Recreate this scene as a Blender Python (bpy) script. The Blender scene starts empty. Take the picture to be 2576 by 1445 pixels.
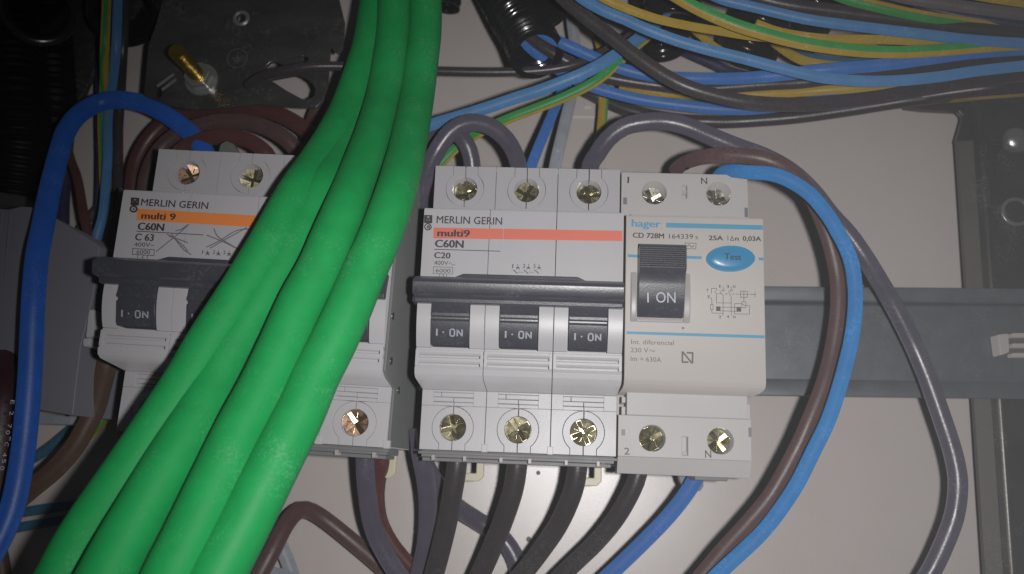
import bpy, math, random
import numpy as np
from mathutils import Vector, Matrix
from mathutils.geometry import delaunay_2d_cdt
random.seed(7)
MM = 0.001
VEIL_HAZE = 0.05
S = bpy.context.scene
COL = S.collection

# ------------------------------------------------------------------ camera (measured in mm, panel = plane z 0, 4 px wide units of a 2576 px view)
FPX = 2201.26
PPX, PPY = 1288.0, 722.5
def _n(a): return a / np.linalg.norm(a)
_N = np.array([1383.6 - PPX, 1170.0 - PPY]); _t = -FPX * FPX / (_N @ np.array([.0392, -1.])); _V = np.array([.0392, -1.]) * _t
_ax_in = _n(np.array([_N[0], _N[1], FPX])); _ay = _n(np.array([_V[0], _V[1], FPX])); _az = -_ax_in; _axx = np.cross(_ay, _az)
RW = np.stack([_axx, _ay, _az])              # rows: world axes in camera coords (x right, y down, z forward)
CAM = np.array([0., 0., 305.])
def U(px, py, z):
    """point of the photograph (2576 px wide view) on the plane z mm above the panel"""
    w = RW @ np.array([px - PPX, py - PPY, FPX])
    return CAM + w * ((z - CAM[2]) / w[2])
cd = bpy.data.cameras.new('camera'); cam = bpy.data.objects.new('camera', cd); COL.objects.link(cam)
cd.sensor_width = 36.0; cd.lens = FPX / 2576 * 36.0; cd.clip_start = 0.005; cd.clip_end = 10
fwd = RW @ np.array([0, 0, 1.]); right = RW @ np.array([1., 0, 0]); up = RW @ np.array([0, -1., 0])
cam.matrix_world = Matrix(((right[0], up[0], -fwd[0], 0), (right[1], up[1], -fwd[1], 0), (right[2], up[2], -fwd[2], CAM[2] * MM), (0, 0, 0, 1)))
cd.dof.use_dof = True; cd.dof.focus_distance = 0.236; cd.dof.aperture_fstop = 17.0
S.camera = cam
# ------------------------------------------------------------------ world and the phone's flash
w = bpy.data.worlds.new('World'); S.world = w; w.use_nodes = True
w.node_tree.nodes['Background'].inputs[0].default_value = (.9, .95, 1, 1)
w.node_tree.nodes['Background'].inputs[1].default_value = 0.022
ld = bpy.data.lights.new('phone_flash', 'SPOT'); lo = bpy.data.objects.new('phone_flash', ld); COL.objects.link(lo)
ld.energy = 2.4; ld.spot_size = math.radians(96); ld.spot_blend = 1.0; ld.shadow_soft_size = 0.0035; ld.color = (1, .975, .965)
LP = np.array([17., 1., 305.]); lo.location = LP * MM
aim = U(1590, 1170, 40) - LP
lo.rotation_euler = Vector(aim).to_track_quat('-Z', 'Y').to_euler()
S.view_settings.view_transform = 'Standard'; S.view_settings.look = 'None'; S.view_settings.exposure = 0; S.view_settings.gamma = 1
S.cycles.max_bounces = 6; S.cycles.diffuse_bounces = 3; S.cycles.glossy_bounces = 3

# ------------------------------------------------------------------ materials
def mat(name, col, rough=.5, metal=0., spec=.5, var=.06, vscale=60, bump=.0, bscale=900, speck=0., speckcol=(.5, .5, .5), coat=0., stretch=None, sscale=1300, drough=.8):
    m = bpy.data.materials.new(name); m.use_nodes = True; nt = m.node_tree; N = nt.nodes; L = nt.links
    b = N['Principled BSDF']; b.inputs['Roughness'].default_value = rough; b.inputs['Metallic'].default_value = metal
    b.inputs['Specular IOR Level'].default_value = spec; b.inputs['Coat Weight'].default_value = coat; b.inputs['Diffuse Roughness'].default_value = drough
    tc = N.new('ShaderNodeTexCoord'); mp = N.new('ShaderNodeMapping'); L.new(tc.outputs['Object'], mp.inputs[0])
    if stretch: mp.inputs['Scale'].default_value = stretch
    nz = N.new('ShaderNodeTexNoise'); nz.inputs['Scale'].default_value = vscale; nz.inputs['Detail'].default_value = 6; L.new(mp.outputs[0], nz.inputs[0])
    mx = N.new('ShaderNodeMix'); mx.data_type = 'RGBA'
    mx.inputs[6].default_value = tuple(c * (1 - var) for c in col) + (1,); mx.inputs[7].default_value = tuple(min(1, c * (1 + var)) for c in col) + (1,)
    L.new(nz.outputs[0], mx.inputs[0]); out = mx.outputs[2]
    if speck > 0:
        n2 = N.new('ShaderNodeTexNoise'); n2.inputs['Scale'].default_value = sscale; n2.inputs['Detail'].default_value = 3; L.new(tc.outputs['Object'], n2.inputs[0])
        n3 = N.new('ShaderNodeTexNoise'); n3.inputs['Scale'].default_value = 95; n3.inputs['Detail'].default_value = 3; L.new(tc.outputs['Object'], n3.inputs[0])
        a = N.new('ShaderNodeMath'); a.operation = 'MULTIPLY'; L.new(n2.outputs[0], a.inputs[0]); L.new(n3.outputs[0], a.inputs[1])
        r = N.new('ShaderNodeMapRange'); r.inputs[1].default_value = .30; r.inputs[2].default_value = .44; r.inputs[4].default_value = speck; L.new(a.outputs[0], r.inputs[0])
        m2 = N.new('ShaderNodeMix'); m2.data_type = 'RGBA'; m2.inputs[7].default_value = speckcol + (1,); L.new(r.outputs[0], m2.inputs[0]); L.new(out, m2.inputs[6]); out = m2.outputs[2]
    L.new(out, b.inputs['Base Color'])
    rr = N.new('ShaderNodeMapRange'); rr.inputs[3].default_value = max(.02, rough - .08); rr.inputs[4].default_value = min(1, rough + .1); L.new(nz.outputs[0], rr.inputs[0]); L.new(rr.outputs[0], b.inputs['Roughness'])
    if bump > 0:
        nb = N.new('ShaderNodeTexNoise'); nb.inputs['Scale'].default_value = bscale; nb.inputs['Detail'].default_value = 4; L.new(mp.outputs[0], nb.inputs[0])
        bp = N.new('ShaderNodeBump'); bp.inputs['Strength'].default_value = bump; bp.inputs['Distance'].default_value = .0004; L.new(nb.outputs[0], bp.inputs['Height'])
        L.new(bp.outputs[0], b.inputs['Normal'])
    return m
def cable_mat(name, col, rough=.5, **k): return mat(name, col, rough, var=.16, vscale=220, bump=.12, bscale=1500, speck=k.pop('speck', .35), speckcol=k.pop('speckcol', tuple(min(1, c * 1.6 + .05) for c in col)), **k)
M = dict(
    panel=mat('cream_panel_paint', (.51, .468, .45), .31, spec=.8, var=.03, vscale=14, bump=.10, bscale=3200, speck=.12, speckcol=(.3, .28, .26)),
    white=mat('grey_white_plastic', (.40, .395, .41), .40, var=.04, vscale=50, bump=.05, bscale=2200, speck=.10, speckcol=(.36, .34, .32)),
    cream=mat('cream_white_plastic', (.385, .36, .342), .5, var=.035, vscale=40, bump=.06, bscale=2200, speck=.08, speckcol=(.4, .36, .33)),
    cream2=mat('light_grey_plastic', (.41, .40, .395), .5, var=.04, vscale=50, bump=.06, bscale=2200, speck=.1, speckcol=(.32, .3, .28)),
    frame=mat('switch_frame_grey', (.31, .30, .30), .4, var=.04),
    black=mat('dusty_veiled_black_plastic', (.046, .048, .060), .34, var=.12, vscale=120, bump=.10, bscale=2600, speck=.25, speckcol=(.16, .16, .18)),  # dust flecks; base also lifted to imitate the lens veil over blacks
    sidegrey=mat('grey_side_plate', (.125, .13, .13), .5, var=.1), dark=mat('corner_shade_grey', (.06, .062, .066), .4, var=.1),
    orange=mat('orange_red_print', (.58, .15, .10), .5, var=.04), amber=mat('amber_orange_print', (.66, .22, .05), .5, var=.04),
    cyan=mat('cyan_print', (.07, .26, .40), .5, var=.05), ink=mat('dark_ink', (.035, .032, .036), .5), ink2=mat('grey_ink', (.07, .066, .07), .5),
    faint=mat('faint_line', (.40, .40, .41), .5), inkc=mat('cyan_ink', (.16, .42, .62), .5), inkb=mat('blue_dark_ink', (.015, .05, .09), .5), pencil=mat('pencil_grey', (.15, .14, .14), .6, var=.3, vscale=500),
    wink=mat('white_ink', (.30, .31, .37), .5), wink2=mat('bright_white_ink', (.44, .44, .50), .5),
    button=mat('blue_button_plastic', (.045, .21, .37), .3, var=.05, bump=.04),
    steel=mat('galvanised_steel', (.16, .17, .185), .42, metal=.5, var=.14, vscale=160, bump=.1, bscale=2600, speck=.4, speckcol=(.26, .27, .28)),
    rack=mat('dull_zinc_steel', (.09, .086, .08), .34, metal=.45, var=.3, vscale=70, bump=.08, bscale=1500, speck=.3, speckcol=(.34, .33, .31)),
    rackdull=mat('dull_grey_steel', (.10, .095, .085), .62, metal=.3, var=.25, vscale=60, speck=.3, speckcol=(.2, .19, .17)),
    plate=mat('glint_flecked_dark_steel', (.12, .122, .118), .26, metal=.65, var=.55, vscale=70, bump=.35, bscale=260, stretch=(1, 2.4, 1), speck=.6, speckcol=(.26, .26, .24), sscale=700),  # pale specks paint in scratchy highlights on the steel
    brass=mat('passivated_screw', (.25, .225, .14), .2, metal=.85, var=.35, vscale=600, bump=.09, bscale=420),
    copper=mat('reddish_screw', (.33, .22, .15), .2, metal=.85, var=.3, vscale=600, bump=.09, bscale=420),
    nickel=mat('pale_screw', (.27, .265, .22), .2, metal=.85, var=.3, vscale=600, bump=.09, bscale=420),
    gold=mat('brass_thread', (.75, .50, .12), .18, metal=1., var=.2, vscale=500, bump=.2, bscale=900),
    chrome=mat('bright_zinc', (.6, .6, .58), .28, metal=.85, var=.2, bump=.3, bscale=350),
    cu=mat('bare_copper', (.85, .35, .2), .25, metal=1.),
    greybox=mat('dark_grey_housing', (.165, .162, .195), .5, var=.06, vscale=30, bump=.06),
    beige=mat('beige_clip_plastic', (.50, .46, .33), .4, var=.05), conduit=mat('glossy_black_conduit', (.012, .013, .014), .16, var=.3, bump=.05),
    clear=mat('smoky_clear_plastic', (.13, .13, .135), .5, var=.2, vscale=200),
    green=cable_mat('green_sheath', (.009, .30, .074), .6, speckcol=(.13, .40, .19), speck=.3, sscale=1700, spec=.22, drough=.1),
    dustgreen=cable_mat('scuffed_green_sheath', (.009, .30, .074), .56, speckcol=(.22, .46, .30), speck=.25, sscale=1500, spec=.28, drough=.1),
    hose=mat('shaded_black_hose', (.006, .006, .006), .5, spec=.2), ochre=cable_mat('ochre_insulation', (.20, .13, .03)),  # hose: conduit black darkened further for the unlit far left
    blue=cable_mat('blue_insulation', (.045, .145, .40)), lblue=cable_mat('light_blue_insulation', (.07, .19, .38)), sky=cable_mat('bright_blue_insulation', (.032, .175, .42), .6, spec=.25),
    dblue=cable_mat('deep_blue_insulation', (.018, .10, .42), .45), navy=cable_mat('navy_insulation', (.025, .03, .07)), teal=cable_mat('teal_blue_insulation', (.03, .11, .17)),
    grey=cable_mat('violet_grey_insulation', (.080, .074, .100), .32), lgrey=cable_mat('pale_grey_insulation', (.26, .28, .31)), wgrey=cable_mat('warm_grey_insulation', (.11, .10, .105)),
    blk=cable_mat('black_insulation', (.043, .038, .041), .36), brown=cable_mat('brown_insulation', (.085, .048, .047), .45), rbrown=cable_mat('reddish_brown_insulation', (.085, .034, .031), .4),
    dbrown=cable_mat('dark_brown_insulation', (.085, .052, .038), .5), maroon=cable_mat('maroon_sheath', (.035, .01, .015), .45),
    yellow=cable_mat('yellow_insulation', (.34, .235, .035)), yg=cable_mat('green_stripe', (.04, .24, .06)),
)

# ------------------------------------------------------------------ mesh builder (all in mm)
def inside(p, poly):
    c = False; n = len(poly)
    for i in range(n):
        (x0, y0), (x1, y1) = poly[i], poly[i - 1]
        if (y0 > p[1]) != (y1 > p[1]) and p[0] < (x1 - x0) * (p[1] - y0) / (y1 - y0) + x0: c = not c
    return c
class MB:
    def __init__(s): s.v = []; s.f = []; s.m = []
    def add(s, vs, fs, mi=0):
        o = len(s.v); s.v += [tuple(map(float, p)) for p in vs]; s.f += [tuple(i + o for i in f) for f in fs]; s.m += [mi] * len(fs); return s
    def box(s, x0, y0, z0, x1, y1, z1, mi=0):
        vs = [(x, y, z) for z in (z0, z1) for y in (y0, y1) for x in (x0, x1)]
        return s.add(vs, [(0, 2, 3, 1), (4, 5, 7, 6), (0, 1, 5, 4), (1, 3, 7, 5), (3, 2, 6, 7), (2, 0, 4, 6)], mi)
    def prism(s, outer, z0, z1, holes=(), mi=0):
        def area(p): return sum(p[i][0] * p[(i + 1) % len(p)][1] - p[(i + 1) % len(p)][0] * p[i][1] for i in range(len(p)))
        outer = [tuple(p[:2]) for p in outer]
        if area(outer) < 0: outer = outer[::-1]
        hs = []
        for h in holes:
            h = [tuple(p[:2]) for p in h]
            if area(h) > 0: h = h[::-1]
            hs.append(h)
        loops = [outer] + hs; flat = [p for l in loops for p in l]; n = len(flat)
        if not hs and n <= 4: tris = [tuple(range(n))]
        else:
            ed = []; o = 0
            for l in loops: ed += [(o + i, o + (i + 1) % len(l)) for i in range(len(l))]; o += len(l)
            ov, _, of, oi, _, _ = delaunay_2d_cdt([Vector(p) for p in flat], ed, [], 0, 1e-7)
            tris = []
            for t in of:
                t = tuple(oi[i][0] if oi[i] else min(range(n), key=lambda q: (flat[q][0] - ov[i][0]) ** 2 + (flat[q][1] - ov[i][1]) ** 2) for i in t)
                if len(set(t)) < 3: continue
                a, b, c = (flat[i] for i in t[:3])
                g = ((a[0] + b[0] + c[0]) / 3, (a[1] + b[1] + c[1]) / 3)
                if not inside(g, outer) or any(inside(g, h) for h in hs): continue
                cr = (b[0] - a[0]) * (c[1] - a[1]) - (b[1] - a[1]) * (c[0] - a[0])
                tris.append(t if cr > 0 else t[::-1])
        vs = [(p[0], p[1], z0) for p in flat] + [(p[0], p[1], z1) for p in flat]
        fs = [tuple(i + n for i in t) for t in tris] + [tuple(reversed(t)) for t in tris]
        o = 0
        for l in loops:
            k = len(l)
            for i in range(k): a, b = o + i, o + (i + 1) % k; fs.append((a, b, b + n, a + n))
            o += k
        return s.add(vs, fs, mi)
    def extr_x(s, prof, x0, x1, mi=0):
        """profile [(y,z)] extruded along x"""
        t = MB().prism(prof, x0, x1)
        return s.add([(z, x, y) for x, y, z in t.v], t.f, mi)
    def extr_y(s, prof, y0, y1, mi=0):
        """profile [(x,z)] extruded along y"""
        t = MB().prism(prof, y0, y1)
        return s.add([(x, z, y) for x, y, z in t.v], [tuple(reversed(f)) for f in t.f], mi)
    def cyl(s, c, r, z0, z1, n=28, mi=0): return s.prism([(c[0] + r * math.cos(2 * math.pi * i / n), c[1] + r * math.sin(2 * math.pi * i / n)) for i in range(n)], z0, z1, (), mi)
    def dome(s, c, r, z, h, n=24, rings=6, mi=0):
        vs = []; fs = []
        for k in range(rings + 1):
            a = k / rings * math.pi / 2
            for i in range(n): vs.append((c[0] + r * math.cos(a) * math.cos(2 * math.pi * i / n), c[1] + r * math.cos(a) * math.sin(2 * math.pi * i / n), z + h * math.sin(a)))
        for k in range(rings):
            for i in range(n): fs.append((k * n + i, k * n + (i + 1) % n, (k + 1) * n + (i + 1) % n, (k + 1) * n + i))
        return s.add(vs, fs, mi)
    def tube(s, pts, rad, n=16, mi=0, stripe=None, caps=True, flat=1.0, wave=None):
        """tube along 3-D points; stripe=(angle0,angle1) gets material 1"""
        P = [np.array(p, float) for p in pts]; k = len(P); vs = []; fs = []; mm = []
        L = 0
        for i in range(k):
            t = _n(P[min(i + 1, k - 1)] - P[max(i - 1, 0)])
            ref = np.array([0, 0, 1.]) if abs(t[2]) < .93 else np.array([0, 1., 0])
            u = _n(np.cross(t, ref)); v = np.cross(u, t)
            if i: L += np.linalg.norm(P[i] - P[i - 1])
            r = rad[i] if hasattr(rad, '__len__') else rad
            if wave: r = r * (1 + wave(L))
            for j in range(n):
                a = 2 * math.pi * j / n
                vs.append(P[i] + u * (r * math.cos(a)) + v * (r * flat * math.sin(a)))
        for i in range(k - 1):
            for j in range(n):
                fs.append((i * n + j, i * n + (j + 1) % n, (i + 1) * n + (j + 1) % n, (i + 1) * n + j))
                a = 360 * (j + .5) / n
                mm.append(1 if stripe and any((a - s0) % 360 < (s1 - s0) for s0, s1 in stripe) else mi)
        if caps: fs += [tuple(range(n)), tuple(reversed(range((k - 1) * n, k * n)))]; mm += [mi, mi]
        o = len(s.v); s.v += [tuple(p) for p in vs]; s.f += [tuple(i + o for i in f) for f in fs]; s.m += mm
        return s
    def line(s, pts, wd, z, mi=0, closed=False, zf=None):
        """flat printed polyline"""
        pts = [tuple(p[:2]) for p in pts]
        if closed: pts = pts + [pts[0]]
        for a, b in zip(pts, pts[1:]):
            d = np.array(b) - np.array(a); l = np.linalg.norm(d)
            if l < 1e-6: continue
            d /= l; nn = np.array([-d[1], d[0]]) * wd / 2; e = d * wd * .3
            q = [np.array(a) - e - nn, np.array(b) + e - nn, np.array(b) + e + nn, np.array(a) - e + nn]
            zz = z + random.random() * .004
            s.add([(p[0], p[1], zz) for p in q], [(0, 1, 2, 3)], mi)
        return s
    def xf(s, mtx):
        s.v = [tuple(mtx @ Vector(p)) for p in s.v]; return s
    def build(s, name, mats, parent=None, bevel=0, seg=2, ang=35, smooth=True, loc=None):
        me = bpy.data.meshes.new(name)
        me.from_pydata([(x * MM, y * MM, z * MM) for x, y, z in s.v], [], s.f)
        mats = mats if isinstance(mats, (list, tuple)) else [mats]
        for q in mats: me.materials.append(M[q] if isinstance(q, str) else q)
        if len(mats) > 1: me.polygons.foreach_set('material_index', s.m)
        if smooth:
            me.polygons.foreach_set('use_smooth', [True] * len(me.polygons)); me.update(); me.set_sharp_from_angle(angle=math.radians(ang))
        me.update()
        o = bpy.data.objects.new(name, me); COL.objects.link(o)
        if parent: o.parent = parent
        if bevel:
            b = o.modifiers.new('bevel', 'BEVEL'); b.width = bevel * MM; b.segments = seg; b.limit_method = 'ANGLE'; b.angle_limit = math.radians(40); b.harden_normals = True
        return o
def tag(o, label=None, cat=None, group=None, kind=None):
    for k, v in (('label', label), ('category', cat), ('group', group), ('kind', kind)):
        if v: o[k] = v
    return o
def thing(name, label, cat, loc=(0, 0, 0), rot=0, group=None):
    o = bpy.data.objects.new(name, None); COL.objects.link(o); o.empty_display_size = .01
    o.location = [c * MM for c in loc]; o.rotation_euler = (0, 0, rot); return tag(o, label, cat, group)
class Frame:
    """turns photo points into a thing's own mm coordinates"""
    def __init__(s, loc=(0, 0, 0), rot=0, sx=1.): s.sx = sx; s.l = np.array(loc, float); s.c = math.cos(rot); s.s = math.sin(rot)
    def __call__(s, px, py, z):
        p = U(px, py, z) - s.l if z is not None else None
        return ((s.c * p[0] + s.s * p[1]) / s.sx, -s.s * p[0] + s.c * p[1], p[2])
def put_text(mb, F, txt, x0, y0, x1, y1, cap, z, bold=0., mi=0, dz=.05, shear=0.):
    """text whose baseline runs from (x0,y0) to (x1,y1) in photo px with capital height cap px, on plane z (absolute)"""
    cu = bpy.data.curves.new('t', 'FONT'); cu.body = txt; cu.size = 1; cu.resolution_u = 3; cu.shear = shear
    ob = bpy.data.objects.new('t', cu); COL.objects.link(ob)
    bpy.context.view_layer.update()
    me = bpy.data.meshes.new_from_object(ob.evaluated_get(bpy.context.evaluated_depsgraph_get()))
    co = np.array([v.co[:] for v in me.vertices])[:, :2]; fs = [tuple(p.vertices) for p in me.polygons]
    bpy.data.objects.remove(ob); bpy.data.curves.remove(cu); bpy.data.meshes.remove(me)
    if bold > .001:
        n0 = len(co); k = min(.045, bold * 1.7); co = np.vstack([co + [-k, 0], co + [k, 0], co + [0, .012], co - [0, .012]]); fs = [tuple(i + n0 * q for i in f) for q in range(4) for f in fs]
    a = np.array(F(x0, y0, z)[:2]); b = np.array(F(x1, y1, z)[:2]); c = np.array(F(x0, y0 - cap, z)[:2])
    d = (b - a); up = np.array([-d[1], d[0]]) / np.linalg.norm(d) * np.linalg.norm(c - a)
    xs = (co[:, 0] - co[:, 0].min()) / max(1e-6, (co[:, 0].max() - co[:, 0].min()))
    ys = co[:, 1] / CAPH
    zl = F(x0, y0, z)[2] + dz
    P = [a + d * xs[i] + up * ys[i] for i in range(len(co))]
    nv = len(P) // (4 if bold > .001 else 1)
    mb.add([(p[0], p[1], zl + .003 * (i // nv)) for i, p in enumerate(P)], fs, mi)
def _caph():
    cu = bpy.data.curves.new('t', 'FONT'); cu.body = 'H'; ob = bpy.data.objects.new('t', cu); COL.objects.link(ob); bpy.context.view_layer.update()
    me = bpy.data.meshes.new_from_object(ob.evaluated_get(bpy.context.evaluated_depsgraph_get())); h = max(v.co.y for v in me.vertices)
    bpy.data.objects.remove(ob); bpy.data.curves.remove(cu); bpy.data.meshes.remove(me); return h
CAPH = _caph()
def crom(pts, step=2.2):
    P = [np.array(p, float) for p in pts]
    if len(P) == 2: P = [P[0], (P[0] + P[1]) / 2, P[1]]
    Q = [2 * P[0] - P[1]] + P + [2 * P[-1] - P[-2]]; out = []
    for i in range(1, len(Q) - 2):
        p0, p1, p2, p3 = Q[i - 1:i + 3]; n = max(2, int(np.linalg.norm(p2 - p1) / step))
        for k in range(n):
            t = k / n; out.append(.5 * (2 * p1 + (p2 - p0) * t + (2 * p0 - 5 * p1 + 4 * p2 - p3) * t * t + (3 * p1 - p0 - 3 * p2 + p3) * t ** 3))
    out.append(P[-1]); return out
W0 = Frame()
def circ(c, r, n=24, a0=0, a1=360): return [(c[0] + r * math.cos(math.radians(a0 + (a1 - a0) * i / (n if a1 - a0 < 360 else n))), c[1] + r * math.sin(math.radians(a0 + (a1 - a0) * i / n))) for i in range(n + (1 if a1 - a0 < 360 else 0))]

# ================================================================== SETTING
pb = MB().box(-260, -190, -2, 250, 260, 0)
panel = tag(pb.build('back_panel', 'panel'), kind='structure')
def rib(pts, h, m='panel'):
    p = [U(x, y, 0) for x, y in pts]; return MB().prism(p, -.5, h).build('moulded_rib', m, panel, bevel=.15)
rib([(1469, 232), (1487, 232), (1487, 272), (1469, 272)], 1.2); rib([(1440, 284), (1530, 286), (1530, 297), (1440, 296)], .9)
rib([(1595, 224), (1611, 226), (1610, 246), (1594, 244)], 1.0)
c = U(1482, 130, 0); MB().cyl(c, 3.2, 0, 1.4).build('moulded_boss', 'panel', panel, bevel=.4)
for x, y, r in ((1354, 1190, .75), (1330, 1357, .9)):
    c = U(x, y, 0); MB().prism(circ(c, r, 12), 0, .04).build('stain', 'ink2', panel)

# ================================================================== DIN rail
RR = math.radians(1.2); rl = U(1925, 856, 26); rail = thing('din_rail', 'galvanised steel mounting rail running right from the breakers to the metal upright', 'mounting rail', (rl[0], rl[1], 0), RR)
MB().extr_x([(-17.5, 24.6), (-17.5, 26), (-13.2, 26), (-12.6, 25.6), (-12.4, 19.8), (12.4, 19.8), (12.6, 25.6), (13.2, 26), (17.5, 26), (17.5, 24.6), (14, 24.6), (13.9, 18.4), (-13.9, 18.4), (-14, 24.6)], -215, 95).build('rail_body', 'steel', rail, bevel=.35)
# the middle web lies forward of the lips in the photo's light: a raised cover strip of the same steel
MB().extr_x([(-13, 22), (-13, 24.9), (-12.2, 25.8), (11.2, 25.8), (11.9, 25.3), (11.9, 22)], -214, 94.5).build('rail_web', 'steel', rail)

# ================================================================== breakers
def screw(parent, c, z, rot, m='brass', r=3.45):
    """recessed combination slot / cross terminal screw: tilted facets between a cross slot, radial nicks"""
    rn = random.Random(int(rot * 31 + c[0] * 7 + c[1])); h = MB(); h.cyl(c, r, z - 3, z - 1.0); g = .6
    rt = lambda x, y, a: (x * math.cos(a) - y * math.sin(a) + c[0], x * math.sin(a) + y * math.cos(a) + c[1])
    for q in range(4):
        a0 = math.radians(90 * q + rot)
        pts = [(g, g)] + [(r * math.cos(math.radians(t)), r * math.sin(math.radians(t))) for t in np.linspace(11, 79, 8)]
        pts = [rt(x, y, a0) for x, y in pts]; o = len(h.v); h.prism(pts, z - 1.0, z)
        wx, wy = c[0] + parent.location.x / MM - 8.5, c[1] + parent.location.y / MM
        ta, tm = rn.uniform(0, 6.28), (rn.uniform(.13, .24))
        tx, ty = wx / 250 + tm * math.cos(ta), wy / 250 + tm * math.sin(ta)
        for i in range(o, len(h.v)):
            x, y, w_ = h.v[i]
            if w_ > z - .5: h.v[i] = (x, y, w_ + tx * (x - c[0] - 2 * math.cos(a0 + .8)) + ty * (y - c[1] - 2 * math.sin(a0 + .8)))
        # sloping floor of the slot
        b0, b1, b2, b3 = rt(.15, -g, a0), rt(r * .93, -g, a0), rt(r * .93, g, a0), rt(.15, g, a0); k1 = rn.uniform(-.3, .3); e = .8
        h.add([(*b0, z - e - .2), (*b1, z - e + .25), (*b2, z - e + .25 + k1), (*b3, z - e - .2 + k1)], [(0, 1, 2, 3)])
        a = a0 + math.radians(45); p = (c[0] + math.cos(a) * 1.35, c[1] + math.sin(a) * 1.35); e2 = (c[0] + math.cos(a) * 2.9, c[1] + math.sin(a) * 2.9)
        h.tube([(p[0], p[1], z + .03), (e2[0], e2[1], z + .03)], .15, n=6)
    return h.build('terminal_screw', m, parent, bevel=.13, ang=25)
def poly_keyhole(cx, cy, R, hw, ye, x0, x1, ys):
    """plate outline x0..x1 between ys (inner edge) and ye (outer edge) with a keyhole notch open at ye"""
    sg = 1 if ye > ys else -1; a = math.degrees(math.acos(hw / R))
    arc = [(cx + R * math.cos(math.radians(t)), cy + sg * R * math.sin(math.radians(t))) for t in np.linspace(a, a - (2 * a + 180), 26)]
    return [(x0, ye), (x0, ys), (x1, ys), (x1, ye), (cx + hw, ye)] + arc + [(cx - hw, ye)]
def insert_halves(cx, cy, R, hw, ye, rh, sg, g=.13, cg=.13):
    out = []; R -= g; hw -= g; a = math.degrees(math.acos(hw / R))
    for sx in (1, -1):
        outer = [(cx + sx * R * math.cos(math.radians(t)), cy + sg * R * math.sin(math.radians(t))) for t in np.linspace(a, -math.degrees(math.acos(cg / R)), 14)]
        b = math.degrees(math.asin(min(1, cg / rh)))
        inner = [(cx + sx * rh * math.cos(math.radians(t)), cy + sg * rh * math.sin(math.radians(t))) for t in np.linspace(-90 + b, 90 - b, 14)]
        out.append([(cx + sx * cg, ye), (cx + sx * hw, ye)] + outer + inner)
    return out
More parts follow.
